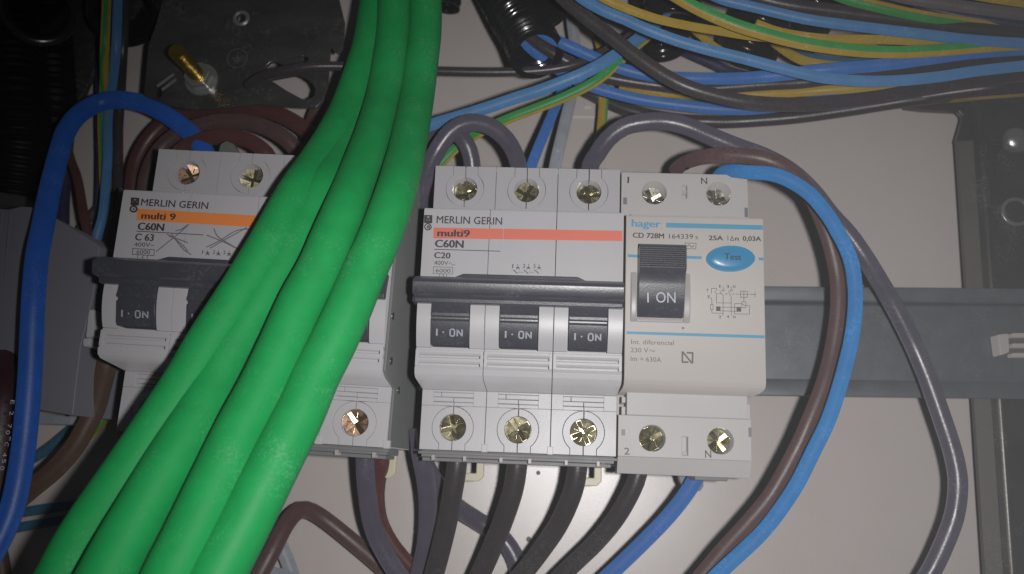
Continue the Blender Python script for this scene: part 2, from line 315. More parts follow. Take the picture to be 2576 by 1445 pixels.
def breaker(n, label, loc, rot, screws_top, screws_bot):
    t = thing('circuit_breaker', label, 'circuit breaker', loc, rot, 'circuit breakers with a joined black switch bar')
    for i in range(n):
        X = 18 * i; b = MB(); x0, x1 = X + .09, X + 17.91
        b.box(x0, 2.9, 18, x1, 84, 55.9)
        b.prism(poly_keyhole(X + 9, 77.8, 5.6, 3.65, 84.6, x0, x1, 66.2), 55.9, 62)
        b.prism(poly_keyhole(X + 9, 9.1, 5.8, 3.7, 2.9, x0, x1, 14.95), 55.9, 62)
        # plate around the ribbed slot above the lower screw
        b.box(x0, 15, 55.9, X + 3.2, 19.2, 62); b.box(X + 14.4, 15, 55.9, x1, 19.2, 62); b.box(X + 3.2, 18.7, 55.9, X + 14.4, 19.2, 62)
        b.box(X + 3.2, 15, 55.9, X + 8.9, 15.95, 61.4); b.box(X + 9.05, 15, 55.9, X + 14.4, 15.95, 61.4)
        b.box(X + 3.2, 16.15, 55.9, X + 8.8, 17.25, 61.8); b.box(X + 8.95, 16.1, 55.9, X + 14.4, 17.2, 61.7)
        b.box(X + 3.2, 17.45, 55.9, X + 5.3, 18.6, 61.4); b.box(X + 5.45, 17.45, 55.9, X + 14.4, 18.6, 61.5)
        for p in insert_halves(X + 9, 77.8, 5.6, 3.65, 84.6, 3.62, 1): b.prism(p, 56.4, 61.9)
        for p in insert_halves(X + 9, 9.1, 5.8, 3.7, 2.9, 3.72, -1): b.prism(p, 56.4, 61.9)
        prof = [(19.2, 55), (19.3, 62.2), (20.6, 72.7), (21.1, 76.5), (22.0, 78.1), (23.4, 78.5), (24.3, 77.9), (24.4, 75.2), (25.1, 75.2), (25.15, 77.6), (25.6, 78.2), (26.3, 78.2), (26.5, 77.6), (26.55, 75.2), (27.2, 75.2), (27.25, 77.7), (27.7, 78.3),
                (28.4, 78.3), (28.5, 77.6), (29.0, 77.6), (29.1, 73), (48, 73), (48.1, 78), (66.6, 78), (67.1, 77.4), (67.0, 55)]
        b.extr_x(prof, x0, x1)
        b.box(x0, 24.3, 76, X + .95, 28.4, 78.35); b.box(X + 17.1, 24.3, 76, x1, 28.4, 78.35)
        arc = lambda w: [(29.15, 73), (29.15, 77.7)] + [(29.2 + 19 * k / 12, 77.7 + w * math.sin(math.pi * k / 12) ** .8) for k in range(1, 12)] + [(48, 77.6), (48, 73)]
        b.extr_x(arc(2.6), x0, X + 3.75); b.extr_x(arc(2.6), X + 14.1, x1)
        b.build('pole_housing', 'white', t, bevel=.12, seg=2)
        tg = MB().extr_x([(29.75, 73), (29.75, 78.4), (30.6, 79.2), (35.7, 80.6), (36.2, 80.4), (36.3, 79.9), (36.9, 80.0), (37.0, 80.9), (37.8, 81.1), (38.1, 80.9), (40.5, 80.6), (45.5, 79), (46, 73)], X + 3.95, X + 13.9)
        tgo = tg.build('switch_toggle', 'black', t, bevel=.12)
        tx = MB(); th = math.atan2(1.4, 5.1)
        def tri(bx):
            return [(x, 32.9 + (y - 32.9) * math.cos(th), 79.2 + (y - 30.6) * math.tan(th) + .07) for x, y in bx]
        def bar(xa, ya, xb, yb, w=.22):
            d = _n(np.array([xb - xa, yb - ya])); q = np.array([-d[1], d[0]]) * w
            tx.add(tri([(xa - q[0], ya - q[1]), (xb - q[0], yb - q[1]), (xb + q[0], yb + q[1]), (xa + q[0], ya + q[1])]), [(0, 1, 2, 3)] if (xb - xa) * 0 - 0 == 0 else [])
        y0, y1 = 31.9, 33.7; bar(X + 5.6, y0, X + 5.6, y1); bar(X + 7.3, 32.65, X + 7.3, 33.05, .2)
        ov = [(X + 9.65 + .6 * math.copysign(abs(math.cos(a)) ** .6, math.cos(a)), 32.8 + .9 * math.copysign(abs(math.sin(a)) ** .6, math.sin(a))) for a in np.linspace(0, 2 * math.pi, 15)]
        for a, bb in zip(ov, ov[1:]): bar(*a, *bb, .19)
        bar(X + 10.95, y0, X + 10.95, y1, .19); bar(X + 12.2, y0, X + 12.2, y1, .19); bar(X + 10.95, y1 - .1, X + 12.2, y0 + .1, .17)
        tx.build('lettering', 'wink', tgo)
        screw(t, (X + 9, 77.5), 58.6, *screws_top[i]); screw(t, (X + 9, 9.1), 60.2, *screws_bot[i], r=3.6)
        if i < n - 1 or n == 4:
            MB().box(X + 17.3, 83.2, 60, X + 18.7, 84.4, 61.8).build('joint_peg', 'frame', t, bevel=.1)
            MB().box(X + 17.2, 2.7, 60, X + 18.8, 4.9, 62.3).build('joint_peg', 'white', t, bevel=.15)
    W = 18 * n
    if n == 4:
        MB().extr_x([(3.2, 20), (3.2, 61), (19, 61.3), (20.8, 73), (22.2, 76.6), (66, 77), (66.3, 61), (84, 61), (84, 20)], W + .02, W + .7).build('side_plate', 'sidegrey', t, bevel=.2)
        for yy, zz in ((37, 74.5), (25.5, 71), (19, 56)): MB().xf(Matrix()).tube([(W + .6, yy, zz), (W + 1.0, yy, zz)], 1.0, n=14).build('rivet', 'nickel', t, bevel=.1)
    hb = MB().extr_x([(40.2, 77), (40.2, 82.2), (41.5, 82.6), (41.7, 85.9), (42.3, 86.45), (44.9, 87.0), (45.5, 86.6), (47.0, 83), (47.2, 80.5), (47.0, 77)], -.5, W - .25)
    hb.prism([(W * .155, 46.6), (W * .225, 48.3), (W * .775, 48.3), (W * .845, 46.6)], 78.4, 81.6)
    hb.box(-1.2, 40.5, 74, -.5, 46.6, 81)
    hb.build('switch_bar', 'black', t, bevel=.3)
    # smoky terminal strip under the lower edge and the cover behind it
    cs = MB(); cs.box(.3, .9, 40, W - .3, 2.8, 58.8); cs.box(-.4, 1.7, 56, W + .4, 2.5, 60.4); cs.box(.2, -.2, 42, W - 1, .8, 56)
    cs.build('terminal_cover', 'clear', t, bevel=.15)
    for k in range(n * 2):
        X = 2.6 + k * 9.1 + random.random() * 2; MB().box(X, .1, 56, X + .9, 1.5, 59.6).build('cover_peg', 'frame', t, bevel=.1)
    for i in range(n):
        if (n == 4 and i < 3) or (n == 3 and i == 1): continue
        X = 18 * i - 1; o = [(X + 9.6, 2), (X + 9.6, -4.3), (X + 11.2, -5.8), (X + 15.4, -5.8), (X + 16.9, -4.4), (X + 16.9, 2)]; h = [(X + 11.2, .6), (X + 11.2, -3.4), (X + 14.6, -3.4), (X + 14.6, .6)]
        MB().prism(o, 30, 32, [h]).build('rail_clip', 'beige', t, bevel=.3)
    return t
loc20 = (-36.1, 0, 0); F20 = Frame(loc20, 0)
b20 = breaker(3, 'three pole white breaker with red stripe, left of the test button unit', loc20, 0,
              [(20, 'brass'), (-25, 'brass'), (10, 'brass')], [(15, 'brass'), (35, 'brass'), (25, 'brass')])
R63 = math.radians(-1.5); SX63 = 1.045; c63 = (36 * SX63, 43.4)
loc63 = (-80.9 - (c63[0] * math.cos(R63) - c63[1] * math.sin(R63)), 44.3 - (c63[0] * math.sin(R63) + c63[1] * math.cos(R63)), 4); F63 = Frame(loc63, R63, SX63)
b63 = breaker(4, 'four pole white breaker with orange stripe and pencil crosses, behind green cables', loc63, R63,
              [(30, 'copper'), (-10, 'brass'), (5, 'brass'), (0, 'brass')], [(10, 'brass'), (0, 'brass'), (0, 'brass'), (38, 'copper')])
b63.scale = (SX63, 1, 1)

def TZ(x0, y0, zx, zy, s=2.331): return ((x0 + zx / s) / 1.59, (y0 + zy / s) / 1.59)
def tt(mb, F, z, x0, y0, txt, ax, ay, bx, by, cap, bold=0, mi=0, dz=.05):
    a = TZ(x0, y0, ax, ay); b = TZ(x0, y0, bx, by); put_text(mb, F, txt, a[0], a[1], b[0], b[1], cap / 2.331 / 1.59, z, bold, mi, dz)
def quad(mb, F, z, pts, dz=.03, mi=0, h=None):
    P = [F(x, y, z) for x, y in pts]; P = P if not mb else P
    v = [(p[0], p[1], p[2] + dz) for p in P]
    a = sum(v[i][0] * v[(i + 1) % len(v)][1] - v[(i + 1) % len(v)][0] * v[i][1] for i in range(len(v)))
    if a < 0: v = v[::-1]
    mb.add(v, [tuple(range(len(v)))], mi)
def pl(mb, F, z, x0, y0, pts, wd, dz=.05, mi=0, closed=False):
    P = [F(*TZ(x0, y0, *p), z) for p in pts]; mb.line([p[:2] for p in P], wd, P[0][2] + dz, mi, closed)
# --- print on the C20 breaker (nose plane z=78)
Z = 78.0; m = MB(); quad(m, F20, Z, [(1091, 573), (1566, 581), (1566, 607), (1090, 600)]); m.build('coloured_stripe', 'orange', b20, smooth=False)
m = MB(); o = (1000, 560)
tt(m, F20, Z, *o, 'MERLIN GERIN', 1738, 776, 2350, 792, 66, .008); tt(m, F20, Z, *o, 'C60N', 1722, 1000, 1992, 1008, 68, .022)
tt(m, F20, Z, *o, 'C20', 1715, 1102, 1868, 1108, 54, .018); tt(m, F20, Z, *o, '400V', 1715, 1165, 1848, 1168, 38, .0); tt(m, F20, Z, *o, '6000', 1730, 1237, 1868, 1240, 36, 0)
tt(m, F20, Z, *o, 'multi9', 1745, 898, 2050, 905, 62, .022, 1, .06)
pl(m, F20, Z, *o, [(1718, 1021), (2332, 1039)], .2); pl(m, F20, Z, *o, [(1712, 1184), (1892, 1189), (1888, 1252), (1708, 1247)], .12, closed=True)
pl(m, F20, Z, *o, [(1768, 1250), (1765, 1280)], .12); pl(m, F20, Z, *o, [(1832, 1252), (1830, 1282)], .12); tt(m, F20, Z, *o, '2', 1785, 1290, 1812, 1291, 34, 0)
pl(m, F20, Z, *o, [(1855, 1155), (1862, 1146), (1872, 1148), (1882, 1162), (1893, 1170), (1904, 1166), (1910, 1156)], .12)
# logo: boxed M over a ringed G
pl(m, F20, Z, *o, [(1632, 708), (1694, 710), (1692, 772), (1630, 770)], .42, closed=True); pl(m, F20, Z, *o, [(1633, 712), (1662, 745), (1690, 714)], .5); pl(m, F20, Z, *o, [(1640, 722), (1640, 765)], .4); pl(m, F20, Z, *o, [(1684, 722), (1684, 765)], .4); pl(m, F20, Z, *o, [(1650, 762), (1674, 763)], .6)
pl(m, F20, Z, *o, [(1659 + 30 * math.cos(a), 812 + 29 * math.sin(a)) for a in np.linspace(.1, 2 * math.pi + .1, 20)], .3, closed=True); pl(m, F20, Z, *o, [(1675, 803), (1660, 800), (1650, 812), (1658, 825), (1674, 824), (1674, 813), (1662, 813)], .25)
o = (2000, 560)
for k, ch in enumerate('135'):
    X = 112 + 99 * k; tt(m, F20, Z, *o, ch, X, 1196, X + (9 if ch == '1' else 22), 1197, 38, 0)
    pl(m, F20, Z, *o, [(X + 54, 1160), (X + 54, 1200)], .14); pl(m, F20, Z, *o, [(X + 38, 1208), (X + 54, 1188), (X + 70, 1208)], .16); pl(m, F20, Z, *o, [(X + 40, 1190), (X + 68, 1190)], .18)
    pl(m, F20, Z, *o, [(X + 12, 1214), (X + 50, 1246)], .22)
    if k: pl(m, F20, Z, *o, [(X - 38, 1235), (X - 24, 1235)], .14); pl(m, F20, Z, *o, [(X - 14, 1236), (X, 1236)], .14)
m.build('lettering', ['ink', 'ink'], b20, smooth=False)
m = MB()
for zx, y0, y1 in ((2365 - 2331, 645, 1300), (675, 665, 830), (1738 - 2331, 630, 700), (662, 960, 1250)): pl(m, F20, Z, *o, [(zx, y0), (zx - 8, y1)], .1, dz=.07)
m.build('label_edge', 'faint', b20, smooth=False)
# --- print on the C63 breaker
Z = 82.0; o = (0, 560); m = MB(); quad(m, F63, Z, [TZ(*o, 1278, 642), TZ(1000, 560, 1180, 770), TZ(1000, 560, 1150, 880), TZ(*o, 1272, 750)]); m.build('coloured_stripe', 'amber', b63, smooth=False)
m = MB(); tt(m, F63, Z, *o, 'MERLIN GERIN', 1312, 612, 1938, 646, 62, .008); tt(m, F63, Z, *o, 'multi 9', 1315, 735, 1635, 750, 60, .02); tt(m, F63, Z, *o, 'C60N', 1280, 838, 1528, 850, 66, .024)
tt(m, F63, Z, *o, 'C 63', 1256, 936, 1432, 944, 62, .018); tt(m, F63, Z, *o, '400V~', 1250, 994, 1438, 1000, 38, 0); tt(m, F63, Z, *o, '6000', 1272, 1062, 1398, 1067, 36, 0)
pl(m, F63, Z, *o, [(1275, 852), (1895, 887)], .2); pl(m, F63, Z, *o, [(1238, 1014), (1440, 1024), (1436, 1080), (1234, 1068)], .16, closed=True); tt(m, F63, Z, *o, '1 2 1', 1280, 1100, 1375, 1104, 30, 0)
pl(m, F63, Z, *o, [(1230, 546), (1292, 550), (1286, 606), (1226, 602)], .5, closed=True); pl(m, F63, Z, *o, [(1232, 552), (1258, 578), (1288, 556)], .5); pl(m, F63, Z, *o, [(1240, 590), (1276, 592)], .8)
pl(m, F63, Z, *o, [(1246 + 30 * math.cos(a), 645 + 27 * math.sin(a)) for a in np.linspace(.1, 2 * math.pi + .1, 20)], .45, closed=True); pl(m, F63, Z, *o, [(1258, 638), (1246, 636), (1240, 648), (1250, 656), (1258, 650)], .22)
for k, ch in enumerate('1357'):
    X = 1882 + 100 * k; y = 1062 + 4 * k; tt(m, F63, Z, *o, ch, X, y, X + (8 if ch == '1' else 20), y + 1, 34, 0)
    if k < 3: pl(m, F63, Z, *o, [(X + 54, y - 30), (X + 54, y + 8)], .14); pl(m, F63, Z, *o, [(X + 38, y + 12), (X + 54, y - 6), (X + 70, y + 14)], .18); pl(m, F63, Z, *o, [(X + 38, y - 10), (X + 70, y - 8)], .2)
m.build('lettering', 'ink', b63, smooth=False)
m = MB()
for L_ in ([(1460, 1040), (1560, 960), (1660, 880), (1760, 790)], [(1640, 850), (1700, 830), (1740, 800)], [(1560, 880), (1640, 930), (1720, 1000), (1750, 1040)], [(1580, 900), (1700, 940), (1750, 960)], [(1600, 880), (1700, 1010), (1780, 1070)],
           [(1930, 1000), (2050, 940), (2200, 850), (2330, 830)], [(1960, 1010), (2100, 930), (2300, 820)], [(1995, 830), (2030, 900), (2120, 960), (2240, 1030)], [(1930, 890), (2080, 950), (2200, 1010)]):
    P = crom([(x, y, 0) for x, y in L_], 20)
    pl(m, F63, Z, *o, [(p[0], p[1]) for p in P], .3, dz=.06)
m.build('pencil_mark', 'pencil', b63, smooth=False)
m = MB(); pl(m, F63, Z, *o, [(1985, 530), (1965, 700)], .1); pl(m, F63, Z, *o, [(1925, 840), (1905, 1030)], .1); pl(m, F63, Z, *o, [(1325, 480), (1300, 640)], .08); m.build('label_edge', 'faint', b63, smooth=False)

# ================================================================== residual current switch
locH = (18.3, 0, 0); FH = Frame(locH, 0)
rc = thing('residual_current_switch', 'cream switch with blue oval test button at the right end of the row', 'residual current switch', locH)
def fh(px, py, z): return FH(px, py, z)
def hp(pts, z): return [fh(x, y, z)[:2] for x, y in pts]
b = MB(); b.box(.15, .4, 18, 36.3, 83.4, 52)
b.extr_x([(20.2, 50), (20.3, 60), (20.4, 71), (20.8, 75), (21.4, 77.2), (22.6, 78), (66.0, 78), (66.5, 77.4), (66.4, 50)], .15, 36.4)
# the switch well and its frame
b.build('housing', 'cream', rc, bevel=.25)
sh = MB(); WX0, WX1 = .9, 36.2
hc = [fh(1645, 487, 61)[:2], fh(1807, 490, 61)[:2]]
top = [(-.05, 66.4), (WX1, 66.4), (WX1 - .2, 82.6), (-.05, 82.6)]
slot = [(fh(1716, 447, 62)[0], 76.5), (fh(1729, 447, 62)[0], 76.5), (fh(1729, 447, 62)[0], 80.6), (fh(1716, 447, 62)[0], 80.6)]
sh.prism(top, 52, 62, [circ(hc[0], 3.55, 26), circ(hc[1], 3.55, 26), slot])
sh.extr_x([(82.65, 52), (82.65, 62), (84.2, 61.1), (84.2, 52)], -.05, WX1 - .2)
sh.box(2.4, 66.45, 62, 35.2, 70.3, 65.5)
sh.build('terminal_housing', 'cream2', rc, bevel=.2); sh = sh2 = MB()
bc = [fh(1640, 1103, 61)[:2], fh(1811, 1110, 61)[:2]]
bot = [(0, 3.05), (36, 3.05), (36, 14.2), (0, 14.2)]
sl2 = [(fh(1716, 1110, 62)[0], 3.9), (fh(1731, 1110, 62)[0], 3.9), (fh(1731, 1110, 62)[0], 8.9), (fh(1716, 1110, 62)[0], 8.9)]
sh.prism(bot, 52, 62, [circ(bc[0], 3.6, 26), circ(bc[1], 3.6, 26), sl2])
sh.extr_x([(3.0, 52), (3.0, 62), (-1.5, 59.4), (-1.6, 52)], 0, 36)
sh.box(2.2, 14.25, 52, 34.9, 20.5, 62.7); sh.box(.9, 14.25, 52, 2.0, 16.5, 61.2); sh.box(.9, 17.6, 52, 2.0, 19.2, 61.2); sh.box(35.1, 14.25, 52, 36, 18.4, 61)
sh2.build('terminal_housing', 'cream2', rc, bevel=.2)
for q_ in (slot, sl2): MB().box(q_[0][0] - .2, q_[0][1] - .2, 51, q_[1][0] + .2, q_[2][1] + .2, 58.5).build('slot_floor', 'cream2', rc)
for q in ((.5, 74.2, 60, 1.6, 76.2, 62.25), (35, 71, 60, 35.9, 74, 62.3), (.9, 8.6, 60, 1.9, 10.3, 62.2), (35.2, 9.5, 60, 36, 12, 62.2)): MB().box(*q).build('latch_window', 'greybox', rc)
MB().box(slot[0][0] + .1, 78.2, 53, slot[1][0] - .1, 79.3, 61).build('slot_peg', 'cream', rc, bevel=.1); MB().box(sl2[0][0] + .1, 3.95, 53, sl2[1][0] - .1, 4.9, 61).build('slot_peg', 'cream', rc, bevel=.1)
for cc, rt, zz, mm_ in ((hc[0], 30, 55.4, 'nickel'), (hc[1], 12, 55.4, 'nickel'), (bc[0], 28, 58.8, 'brass'), (bc[1], 38, 57.6, 'brass')): screw(rc, cc, zz, rt, mm_, r=3.35)
fr = MB(); a = fh(1588, 682, 79.5); c2 = fh(1737, 812, 79.5); xa, xb, ya, yb = a[0], c2[0], c2[1], a[1]
arcp = lambda w, z0=77: [(ya, z0)] + [(ya + (yb - ya) * k / 12, 78.6 + w * math.sin(math.pi * k / 12) ** .7) for k in range(0, 13)] + [(yb, z0)]
fr.extr_x(arcp(1.5), xa, xa + 1.5); fr.extr_x(arcp(1.5), xb - 1.7, xb); fr.extr_x([(ya, 77), (ya, 78.7), (ya + 1, 78.7), (ya + 1, 77)], xa + 1.5, xb - 1.7)
fr.build('switch_surround', 'frame', rc, bevel=.3)
kx0, kx1 = xa + 1.7, xb - 1.9
yt = fh(1660, 613, 86)[1]
prof = [(ya + 1.2, 77), (ya + 1.2, 79.5), (ya + 3, 81.2), (ya + 6, 82.6), (ya + 9, 83.4), (ya + 11.5, 84.2), (ya + 12.6, 85.4)]
n = 10; ys = ya + 12.9
for k in range(n):
    y = ys + (yt - .7 - ys) * k / n; dy = (yt - .7 - ys) / n; prof += [(y, 86.2 + .0 * k), (y + dy * .62, 86.2), (y + dy * .62, 85.3), (y + dy * .98, 85.3)]
prof += [(yt - .4, 86), (yt, 85.2), (yt, 80), (yt - 1, 77)]
knob = MB().extr_x(prof, kx0, kx1).build('switch_toggle', 'black', rc, bevel=.12)
m = MB(); put_text(m, FH, 'I', 1628, 762, 1632, 762, 25, 83.3, 0, 0, .35); put_text(m, FH, 'ON', 1650, 762, 1699, 763, 26, 83.3, .0, 0, .35); m.build('lettering', 'wink2', knob, smooth=False)
# test button
bt = MB(); cx, cy = 1838.5, 650.5
ring = []
for k in range(40):
    a = 2 * math.pi * k / 40; x = 62 * math.copysign(abs(math.cos(a)) ** .92, math.cos(a)); y = 32 * math.copysign(abs(math.sin(a)) ** 1.15, math.sin(a))
    ring.append((x, y))
for sc, z in ((1, 77.9), (1, 79.0), (.97, 79.5), (.88, 79.9), (.6, 80.2), (.2, 80.3)):
    for x, y in ring:
        p = fh(cx + max(-61, min(61, x)) * sc, cy + y * sc, 79); bt.v.append((p[0], p[1], z))
nn = len(ring)
for k in range(5):
    for i in range(nn): bt.f.append((k * nn + i, k * nn + (i + 1) % nn, (k + 1) * nn + (i + 1) % nn, (k + 1) * nn + i)); bt.m.append(0)
bt.f.append(tuple(range(5 * nn, 6 * nn))); bt.m.append(0)
bt.f = [tuple(reversed(f)) for f in bt.f]
bto = bt.build('test_button', 'button', rc, ang=40)
m = MB(); put_text(m, FH, 'Test', 1822, 653, 1865, 655, 15, 80.25, .015, 0, .12); m.build('lettering', 'inkb', bto, smooth=False)
# print
Z = 78.0; o = (2000, 560); m = MB()
for q in ([(1548, 773), (2450, 797), (2450, 840), (1548, 818)], [(1190, 1068), (1292, 1072), (1292, 1098), (1190, 1094)], [(1700, 1080), (1880, 1086), (1880, 1113), (1700, 1107)], [(2412, 1097), (2456, 1098), (2456, 1125), (2412, 1123)]):
    quad(m, FH, Z, [TZ(*o, *p) for p in q])
quad(m, FH, Z, [TZ(2000, 1120, *p) for p in ((1180, 480), (2468, 518), (2468, 546), (1180, 506))])
tt(m, FH, Z, *o, 'hager', 1225, 808, 1500, 818, 66, .02)
m.build('coloured_stripe', 'cyan', rc, smooth=False)
m = MB()
tt(m, FH, Z, *o, 'CD 728M', 1236, 912, 1530, 921, 46, .018); tt(m, FH, Z, *o, '164339', 1575, 921, 1800, 925, 44, .0); tt(m, FH, Z, *o, '5', 1820, 927, 1846, 928, 30, 0)
tt(m, FH, Z, *o, '25A', 1945, 935, 2080, 938, 42, .016); tt(m, FH, Z, *o, 'I', 2122, 938, 2128, 938, 42, .014); pl(m, FH, Z, *o, [(2146, 938), (2163, 902), (2180, 939)], .17, closed=True); tt(m, FH, Z, *o, 'n', 2192, 940, 2226, 941, 42, .014); tt(m, FH, Z, *o, '0,03A', 2262, 941, 2435, 944, 42, .016)
pl(m, FH, Z, *o, [(1726, 962), (1828, 966), (1825, 1018), (1724, 1014)], .13, closed=True); pl(m, FH, Z, *o, [(1748, 998), (1752, 984), (1763, 978), (1774, 990), (1785, 1002), (1798, 998), (1803, 984)], .16)
o = (2000, 1120)
tt(m, FH, Z, *o, 'Int. diferencial', 1222, 598, 1620, 610, 42, 0, 1); tt(m, FH, Z, *o, '230 V', 1218, 675, 1382, 679, 42, 0, 1); tt(m, FH, Z, *o, 'Im = 630A', 1218, 756, 1503, 768, 42, 0, 1)
pl(m, FH, Z, *o, [(1395, 668), (1402, 656), (1411, 652), (1420, 664), (1430, 672), (1440, 664), (1443, 656)], .15, mi=1)
pl(m, FH, Z, *o, [(1700, 672), (1700, 768), (1752, 768)], .42, mi=1); pl(m, FH, Z, *o, [(1744, 680), (1796, 682), (1794, 776)], .42, mi=1); pl(m, FH, Z, *o, [(1706, 676), (1786, 774)], .42, mi=1)
D = [[(1972, 130), (1972, 80), (2018, 80), (2018, 100)], [(2000, 105), (2018, 135), (2018, 215), (2155, 217)], [(2080, 65), (2080, 95)], [(2065, 92), (2080, 108), (2095, 92)], [(2050, 105), (2080, 150), (2080, 335)], [(2155, 65), (2155, 95)],
     [(2140, 92), (2155, 108), (2172, 92)], [(2130, 105), (2155, 160), (2155, 335)], [(2030, 130), (2060, 131)], [(2095, 132), (2125, 132)], [(2165, 133), (2185, 133)], [(2200, 134), (2230, 134)],
     [(2242, 105), (2305, 107), (2305, 165), (2242, 163), (2242, 105)], [(2242, 134), (2305, 135)], [(2273, 106), (2273, 205)], [(2330, 136), (2375, 137)], [(2378, 115), (2378, 160)], [(2308, 136), (2320, 136)],
     [(2255, 205), (2292, 206), (2292, 262), (2255, 260), (2255, 205)], [(2255, 225), (2292, 245)], [(2255, 222), (2187, 222), (2187, 318), (2325, 320), (2325, 238), (2292, 237)], [(2055, 255), (2205, 258)], [(2055, 290), (2205, 294)],
     [(1968, 165), (1975, 200), (1975, 230)], [(1962, 230), (1986, 230), (1986, 280), (1962, 280), (1962, 230)], [(1975, 280), (1975, 310), (2080, 313)]]
for L_ in D: pl(m, FH, Z, *o, L_, .13, mi=1)
for q in ([(2015, 248), (2055, 249), (2055, 292), (2015, 291)], [(2205, 254), (2248, 255), (2248, 298), (2205, 297)]): quad(m, FH, Z, [TZ(*o, *p) for p in q], .05, 1)
for ch, x, y in (('T', 1922, 112), ('E', 1938, 172), ('1', 2045, 74), ('3', 2114, 76), ('N', 2172, 77), ('2', 2040, 358), ('4', 2114, 358), ('N', 2174, 360)): tt(m, FH, Z, *o, ch, x, y, x + (10 if ch == '1' else 22), y, 26, .01, 1)
m.build('lettering', ['ink', 'ink2'], rc, smooth=False)
m = MB()
for ch, x0, y0, x1, cap, oo in (('1', 1186, 402, 1202, 56, (2000, 560)), ('N', 1875, 412, 1932, 58, (2000, 560)), ('2', 1158, 330, 1208, 62, (2000, 1677)), ('N', 1912, 360, 1970, 68, (2000, 1677))):
    m = MB(); tt(m, FH, 62.0, *oo, ch, x0, y0, x1, y0 + 1, cap, .004); m.build('terminal_mark', 'ink', rc, smooth=False)
c = fh(1718, 826, 78); MB().cyl(c, .35, 78, 78.25, 10).build('adjusting_dot', 'greybox', rc)
MB().box(22, -2.6, 42, 31, .2, 54).build('terminal_cover', 'clear', rc, bevel=.2)
MB().prism([(20, 0), (21, -3.5), (23, -6), (27, -6), (28, -4.5), (28, 0)], 30, 33, [[(23.5, -1.5), (23.5, -2.7), (26, -2.7), (26, -1.5)]]).build('rail_clip', 'greybox', rc, bevel=.25)

# ================================================================== cables
def cable(label, m, wpx, pts, name='cable', cat=None, stripe=None, seg=18, group=None, zref=None, flat=1.0):
    P = [U(*p) for p in pts]; zz = [p[2] for p in pts]; zr = zref if zref is not None else sum(zz) / len(zz)
    r = wpx / 2 * (305 - zr) / FPX
    C_ = crom(P, 2.0); base = C_[0]
    # slight irregularity of a hand-bent wire
    ph = random.random() * 6
    C_ = [c + np.array([math.sin(i * .21 + ph), math.cos(i * .17 + ph), 0]) * .10 for i, c in enumerate(C_)]
    o = MB().tube([c - base for c in C_], r, n=seg, stripe=stripe, flat=flat).build(name, [m, 'yg'] if stripe else m)
    o.location = base * MM
    return tag(o, label, cat or name, group)
G = 'green sheathed cables crossing in front'
# centre lines of the four green cables
def green(label, pts): return cable(label, 'green', 0, pts, group=G) 
def zt(y, tab): return float(np.interp(y, [t[0] for t in tab], [t[1] for t in tab]))
T4 = [(0, 52), (250, 62), (400, 80), (480, 92), (600, 98), (750, 102), (950, 106), (1171, 112), (1460, 118)]
GC = [
 ('green cable on the right side of the bundle, dusty with white scuffs', [(1071, -40), (1070, 67), (1061, 151), (1049, 243), (1029, 352), (1010, 433), (986, 514), (953, 603), (920, 676), (892, 742), (874, 785), (833, 872), (794, 947), (753, 1042), (688, 1171), (638, 1270), (582, 1378), (536, 1462), (500, 1530)], -1.5),
 ('green cable second from the right in the bundle, running down its middle', [(992, -40), (989, 67), (980, 151), (964, 243), (940, 332), (911, 414), (870, 519), (841, 587), (804, 676), (757, 764), (710, 872), (663, 974), (606, 1082), (530, 1244), (474, 1364), (434, 1445), (395, 1530)], 0),
 ('green cable second from the left in the bundle, hidden behind the others at the top', [(950, -40), (948, 0), (940, 100), (905, 270), (850, 400), (808, 480), (770, 550), (717, 650), (664, 742), (598, 850), (545, 950), (492, 1055), (421, 1176), (360, 1281), (312, 1365), (270, 1445), (225, 1530)], None),
 ('green cable along the left edge of the bundle, darkest at its upper end', [(946, -40), (945, 0), (930, 103), (912, 167), (876, 270), (840, 343), (814, 386), (787, 428), (748, 487), (685, 603), (626, 704), (588, 766), (525, 866), (475, 955), (406, 1063), (310, 1206), (243, 1303), (193, 1384), (162, 1445), (115, 1530)], -3.5)]
for lab, pts, dz in GC:
    if dz is None: P = [(x, y, zt(y, T4) + float(np.interp(y, [0, 500, 900, 1150, 1450], [-8, -6, -5, -2, 0]))) for x, y in pts]
    elif dz == -3.5: P = [(x, y, zt(y, T4) + float(np.interp(y, [0, 600, 1000, 1450], [-4, -3, -3, -8]))) for x, y in pts]
    else: P = [(x, y, zt(y, T4) + dz) for x, y in pts]
    C_ = crom([U(*p) for p in P], 2.0); base = C_[0]; r = [float(np.interp(c_[2], [50, 96, 118], [5.15, 5.35, 6.1])) for c_ in C_]
    o = MB().tube([c_ - base for c_ in C_], r, n=28).build('cable', 'dustgreen' if 'scuffs' in lab else 'green'); o.location = base * MM; tag(o, lab, 'cable', G)

